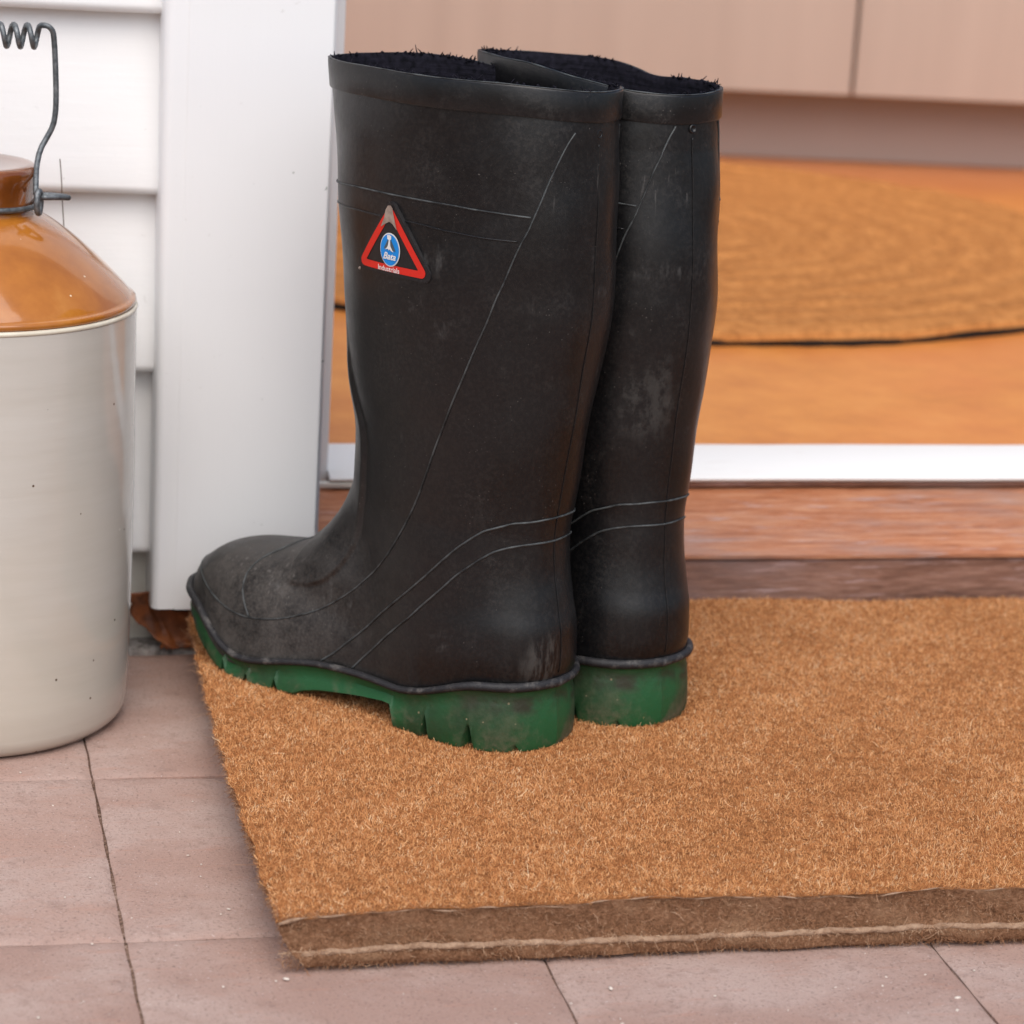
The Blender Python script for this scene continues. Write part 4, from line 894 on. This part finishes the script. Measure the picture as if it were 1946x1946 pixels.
# ---------------- triangular badge on the outer side of the shaft
def make_badge(boot):
    A, B, C_ = np.array((0.0916, 0.0546, 0.2962)), np.array((0.1165, 0.0492, 0.2608)), np.array((0.0634, 0.0532, 0.2608))
    O = (A + B + C_) / 3; ex = (C_ - B); ex /= np.linalg.norm(ex); n_ = np.cross(ex, A - (B + C_) / 2); n_ /= np.linalg.norm(n_)
    if n_[1] < 0: n_ = -n_
    ey = np.cross(n_, ex); 
    if ey[2] < 0: ey = -ey
    def lay(P2, off):   # lay plane points on the shaft surface at the given height
        P = O + np.outer(P2[:, 0], ex) + np.outer(P2[:, 1], ey); Q, N_ = snap(P); return Q + N_ * off if np.isscalar(off) else Q + N_ * off[:, None]
    tri = [np.array(((p - O) @ ex, (p - O) @ ey)) * 1.2 for p in (B, C_, A)]
    def rounded(tri, r, inset, n=10):
        c = sum(tri) / 3; out = []
        m = len(tri)
        for i in range(m):
            p, a, b = tri[i], tri[i - 1], tri[(i + 1) % m]; d1 = (a - p) / np.linalg.norm(a - p); d2 = (b - p) / np.linalg.norm(b - p)
            half = math.acos(np.clip(d1 @ d2, -1, 1)) / 2; bis = (d1 + d2) / np.linalg.norm(d1 + d2)
            cc = p + bis * (inset + r) / sin(half); s0 = cc - bis * 0
            e1 = np.array((d1[1], -d1[0])); e1 = e1 if e1 @ bis < 0 else -e1; e2 = np.array((d2[1], -d2[0])); e2 = e2 if e2 @ bis < 0 else -e2
            a1 = math.atan2(e1[1], e1[0]); a2 = math.atan2(e2[1], e2[0]); da = (a2 - a1 + pi) % (2 * pi) - pi
            for t_ in np.linspace(0, 1, n): out.append(cc + r * np.array((cos(a1 + da * t_), sin(a1 + da * t_))))
        res = []
        for i in range(len(out)):
            p, q = out[i], out[(i + 1) % len(out)]; k = max(1, int(np.linalg.norm(q - p) / .0015))
            for s_ in range(k): res.append(p + (q - p) * s_ / k)
        return np.array(res)
    def plate(name, ol, off, mat_, side=None, parent=boot):
        c = ol.mean(0); nr_ = 7; V2 = []; 
        for k in range(nr_): V2.append(c + (ol - c) * (1 - k / nr_))
        V2 = np.concatenate(V2 + [c[None]]); V = list(lay(V2, off)); n = len(ol); Fc = []
        for k in range(nr_ - 1):
            for j in range(n): Fc.append((k * n + j, k * n + (j + 1) % n, (k + 1) * n + (j + 1) % n, (k + 1) * n + j))
        for j in range(n): Fc.append(((nr_ - 1) * n + j, (nr_ - 1) * n + (j + 1) % n, nr_ * n))
        if side:
            b0 = len(V); V += list(lay(c + (ol - c) * 1.02, side))
            for j in range(n): Fc.append((j, b0 + j, b0 + (j + 1) % n, (j + 1) % n))
        me = mesh(name, V, Fc); fix_normals(me); return link(name, me, mat_, parent, angle=50)
    bd = plate('badge', rounded(tri, .0040, 0.0), .0014, MAT['badge'], -.0008)
    def ringband(name, o1, o2, off, mat_):
        n = len(o1); V = list(lay(o1, off)) + list(lay(o2, off)); me = mesh(name, V, [(j, (j + 1) % n, n + (j + 1) % n, n + j) for j in range(n)]); fix_normals(me); return link(name, me, mat_, bd)
    def resamp(o, n=200):
        o = np.vstack([o, o[:1]]); t_ = np.r_[0, np.cumsum(np.linalg.norm(np.diff(o, axis=0), axis=1))]; tt = np.linspace(0, t_[-1], n, endpoint=False); return np.c_[np.interp(tt, t_, o[:, 0]), np.interp(tt, t_, o[:, 1])]
    def polar(o, n=300):   # same angles for both outlines
        c = np.array((0.0, -.0035)); a = np.arctan2(o[:, 1] - c[1], o[:, 0] - c[0]); r = np.hypot(*(o - c).T); i = np.argsort(a); aa = np.linspace(-pi, pi, n, endpoint=False)
        rr = np.interp(aa, np.r_[a[i] - 2 * pi, a[i], a[i] + 2 * pi], np.tile(r[i], 3)); return c + np.c_[rr * np.cos(aa), rr * np.sin(aa)]
    ringband('red_triangle', polar(rounded(tri, .0030, .0021)), polar(rounded(tri, .0003, .0060)), .0017, MAT['red'])
    aa = np.linspace(0, 2 * pi, 60, endpoint=False); cc = np.array((-.0004, .0001))
    ell = lambda s_: cc + s_ * np.c_[.0070 * np.cos(aa), .0087 * np.sin(aa)]
    plate('emblem_edge', ell(1.06), .0019, MAT['white'], parent=bd); em = plate('emblem_disc', ell(.98), .0022, MAT['blue'], parent=bd)
    def poly(name, pts, off, mat_):
        pts = np.array(pts) * .00082 + cc; return link(name, mesh(name, lay(pts, off), [tuple(range(len(pts)))]), mat_, bd, smooth=False)
    poly('emblem_wing', [(-1.2, 7.2), (-4.6, 1.4), (-5.0, 0.4), (-1.6, 0.2), (-.6, 3)], .0024, MAT['badgegrey']); poly('emblem_wing', [(1.2, 7.2), (4.6, 1.6), (5.6, -.6), (1.8, 0.2), (.6, 3)], .0024, MAT['badgegrey'])
    poly('emblem_figure', [(-1.9, 9.6), (-1.0, 10.2), (-.4, 9.7), (.3, 10.3), (1.0, 9.6), (1.9, 9.8), (1.7, 7.2), (.8, 6.6), (.9, 4.6), (1.1, 2.8), (2.6, .6), (4.0, -1.2), (1.6, -.4), (.6, .6), (-.2, -.4), (-1.0, .6), (-3.6, 0.0), (-2.2, 1.2), (-1.1, 2.8), (-.7, 4.6), (-.5, 6.6), (-1.8, 7.2)], .0026, MAT['white'])
    def words(s_, name, w, pos, rot, shear, bold, off):
        cu = bpy.data.curves.new(name, 'FONT'); cu.body = s_; cu.align_x = 'CENTER'; cu.align_y = 'CENTER'; cu.size = 1; cu.shear = shear; cu.offset = bold; cu.resolution_u = 3
        o = bpy.data.objects.new('tmp', cu); COL.objects.link(o); dg = bpy.context.evaluated_depsgraph_get(); dg.update()
        me = bpy.data.meshes.new_from_object(o.evaluated_get(dg)); bpy.data.objects.remove(o)
        me.name = name; P = np.array([v.co[:2] for v in me.vertices]); sx = w / (P[:, 0].max() - P[:, 0].min()); P = (P - (P.max(0) + P.min(0)) / 2) * sx
        P = np.c_[P[:, 0] * cos(rot) - P[:, 1] * sin(rot), P[:, 0] * sin(rot) + P[:, 1] * cos(rot)] + pos
        Q = lay(P, off)
        for v, q in zip(me.vertices, Q): v.co = q
        me.update(); link(name, me, MAT['white'], bd, smooth=False)
    words('Bata', 'lettering', .0094, cc + (.0003, -.0034), 0.0, .35, .025, .0026)
    yb = tri[0][1] + .0037
    words('Industrials', 'lettering', .0160, np.array((-.0012, yb)), 0.0, 0, .012, .0021)
    # loose film peeling at the apex
    ap = tri[2] + np.array((0, -.0046)); ol = np.array([ap + np.array(p) * .00115 for p in [(-5.6, -10.5), (-3.4, -6.0), (-2.6, -2.2), (-1.0, .2), (.8, .5), (2.0, -.6), (2.4, -3.0), (5.0, -10.8), (3.6, -9.6), (2.2, -8.2), (0, -7.4), (-2.4, -8.6)]])
    ol = resamp(ol, 70); b = bmesh.new(); vsx = [b.verts.new(q) for q in lay(ol, .0021)]; f = b.faces.new(vsx); bmesh.ops.triangulate(b, faces=[f]); me = bpy.data.meshes.new('loose_film'); b.to_mesh(me); b.free(); link('loose_film', me, MAT['film'], bd, smooth=False)
    # little rivet by the lower corner
    q, n1 = snap([O + ex * (tri[0][0] + .0022) + ey * (tri[0][1] - .0012)]); me = lathe('rivet', [(0, .0006), (.0006, .0005), (.0009, 0), (.0009, -.0005)], 12); me.transform(Matrix.Translation(Vector(q[0])) @ Vector(n1[0]).to_track_quat('Z', 'Y').to_matrix().to_4x4()); link('rivet', me, MAT['film'], bd)

Z0 = 0.031
make_boot((0.3737, 1.4769, Z0), radians(180 - 52), 1, 'black gumboot nearer the camera with a red triangular badge on its shaft', 0.0, 0.0, RIM_NEAR, True, 3)
alF = 64.0; dF = (-cos(radians(alF)), sin(radians(alF)))
make_boot((0.4225 - .046 * dF[0], 1.5499 - .046 * dF[1], Z0), radians(180 - alF), -1, 'black gumboot standing farther back, partly hidden behind the badged one', .012, .11, RIM_FAR, False, 8)
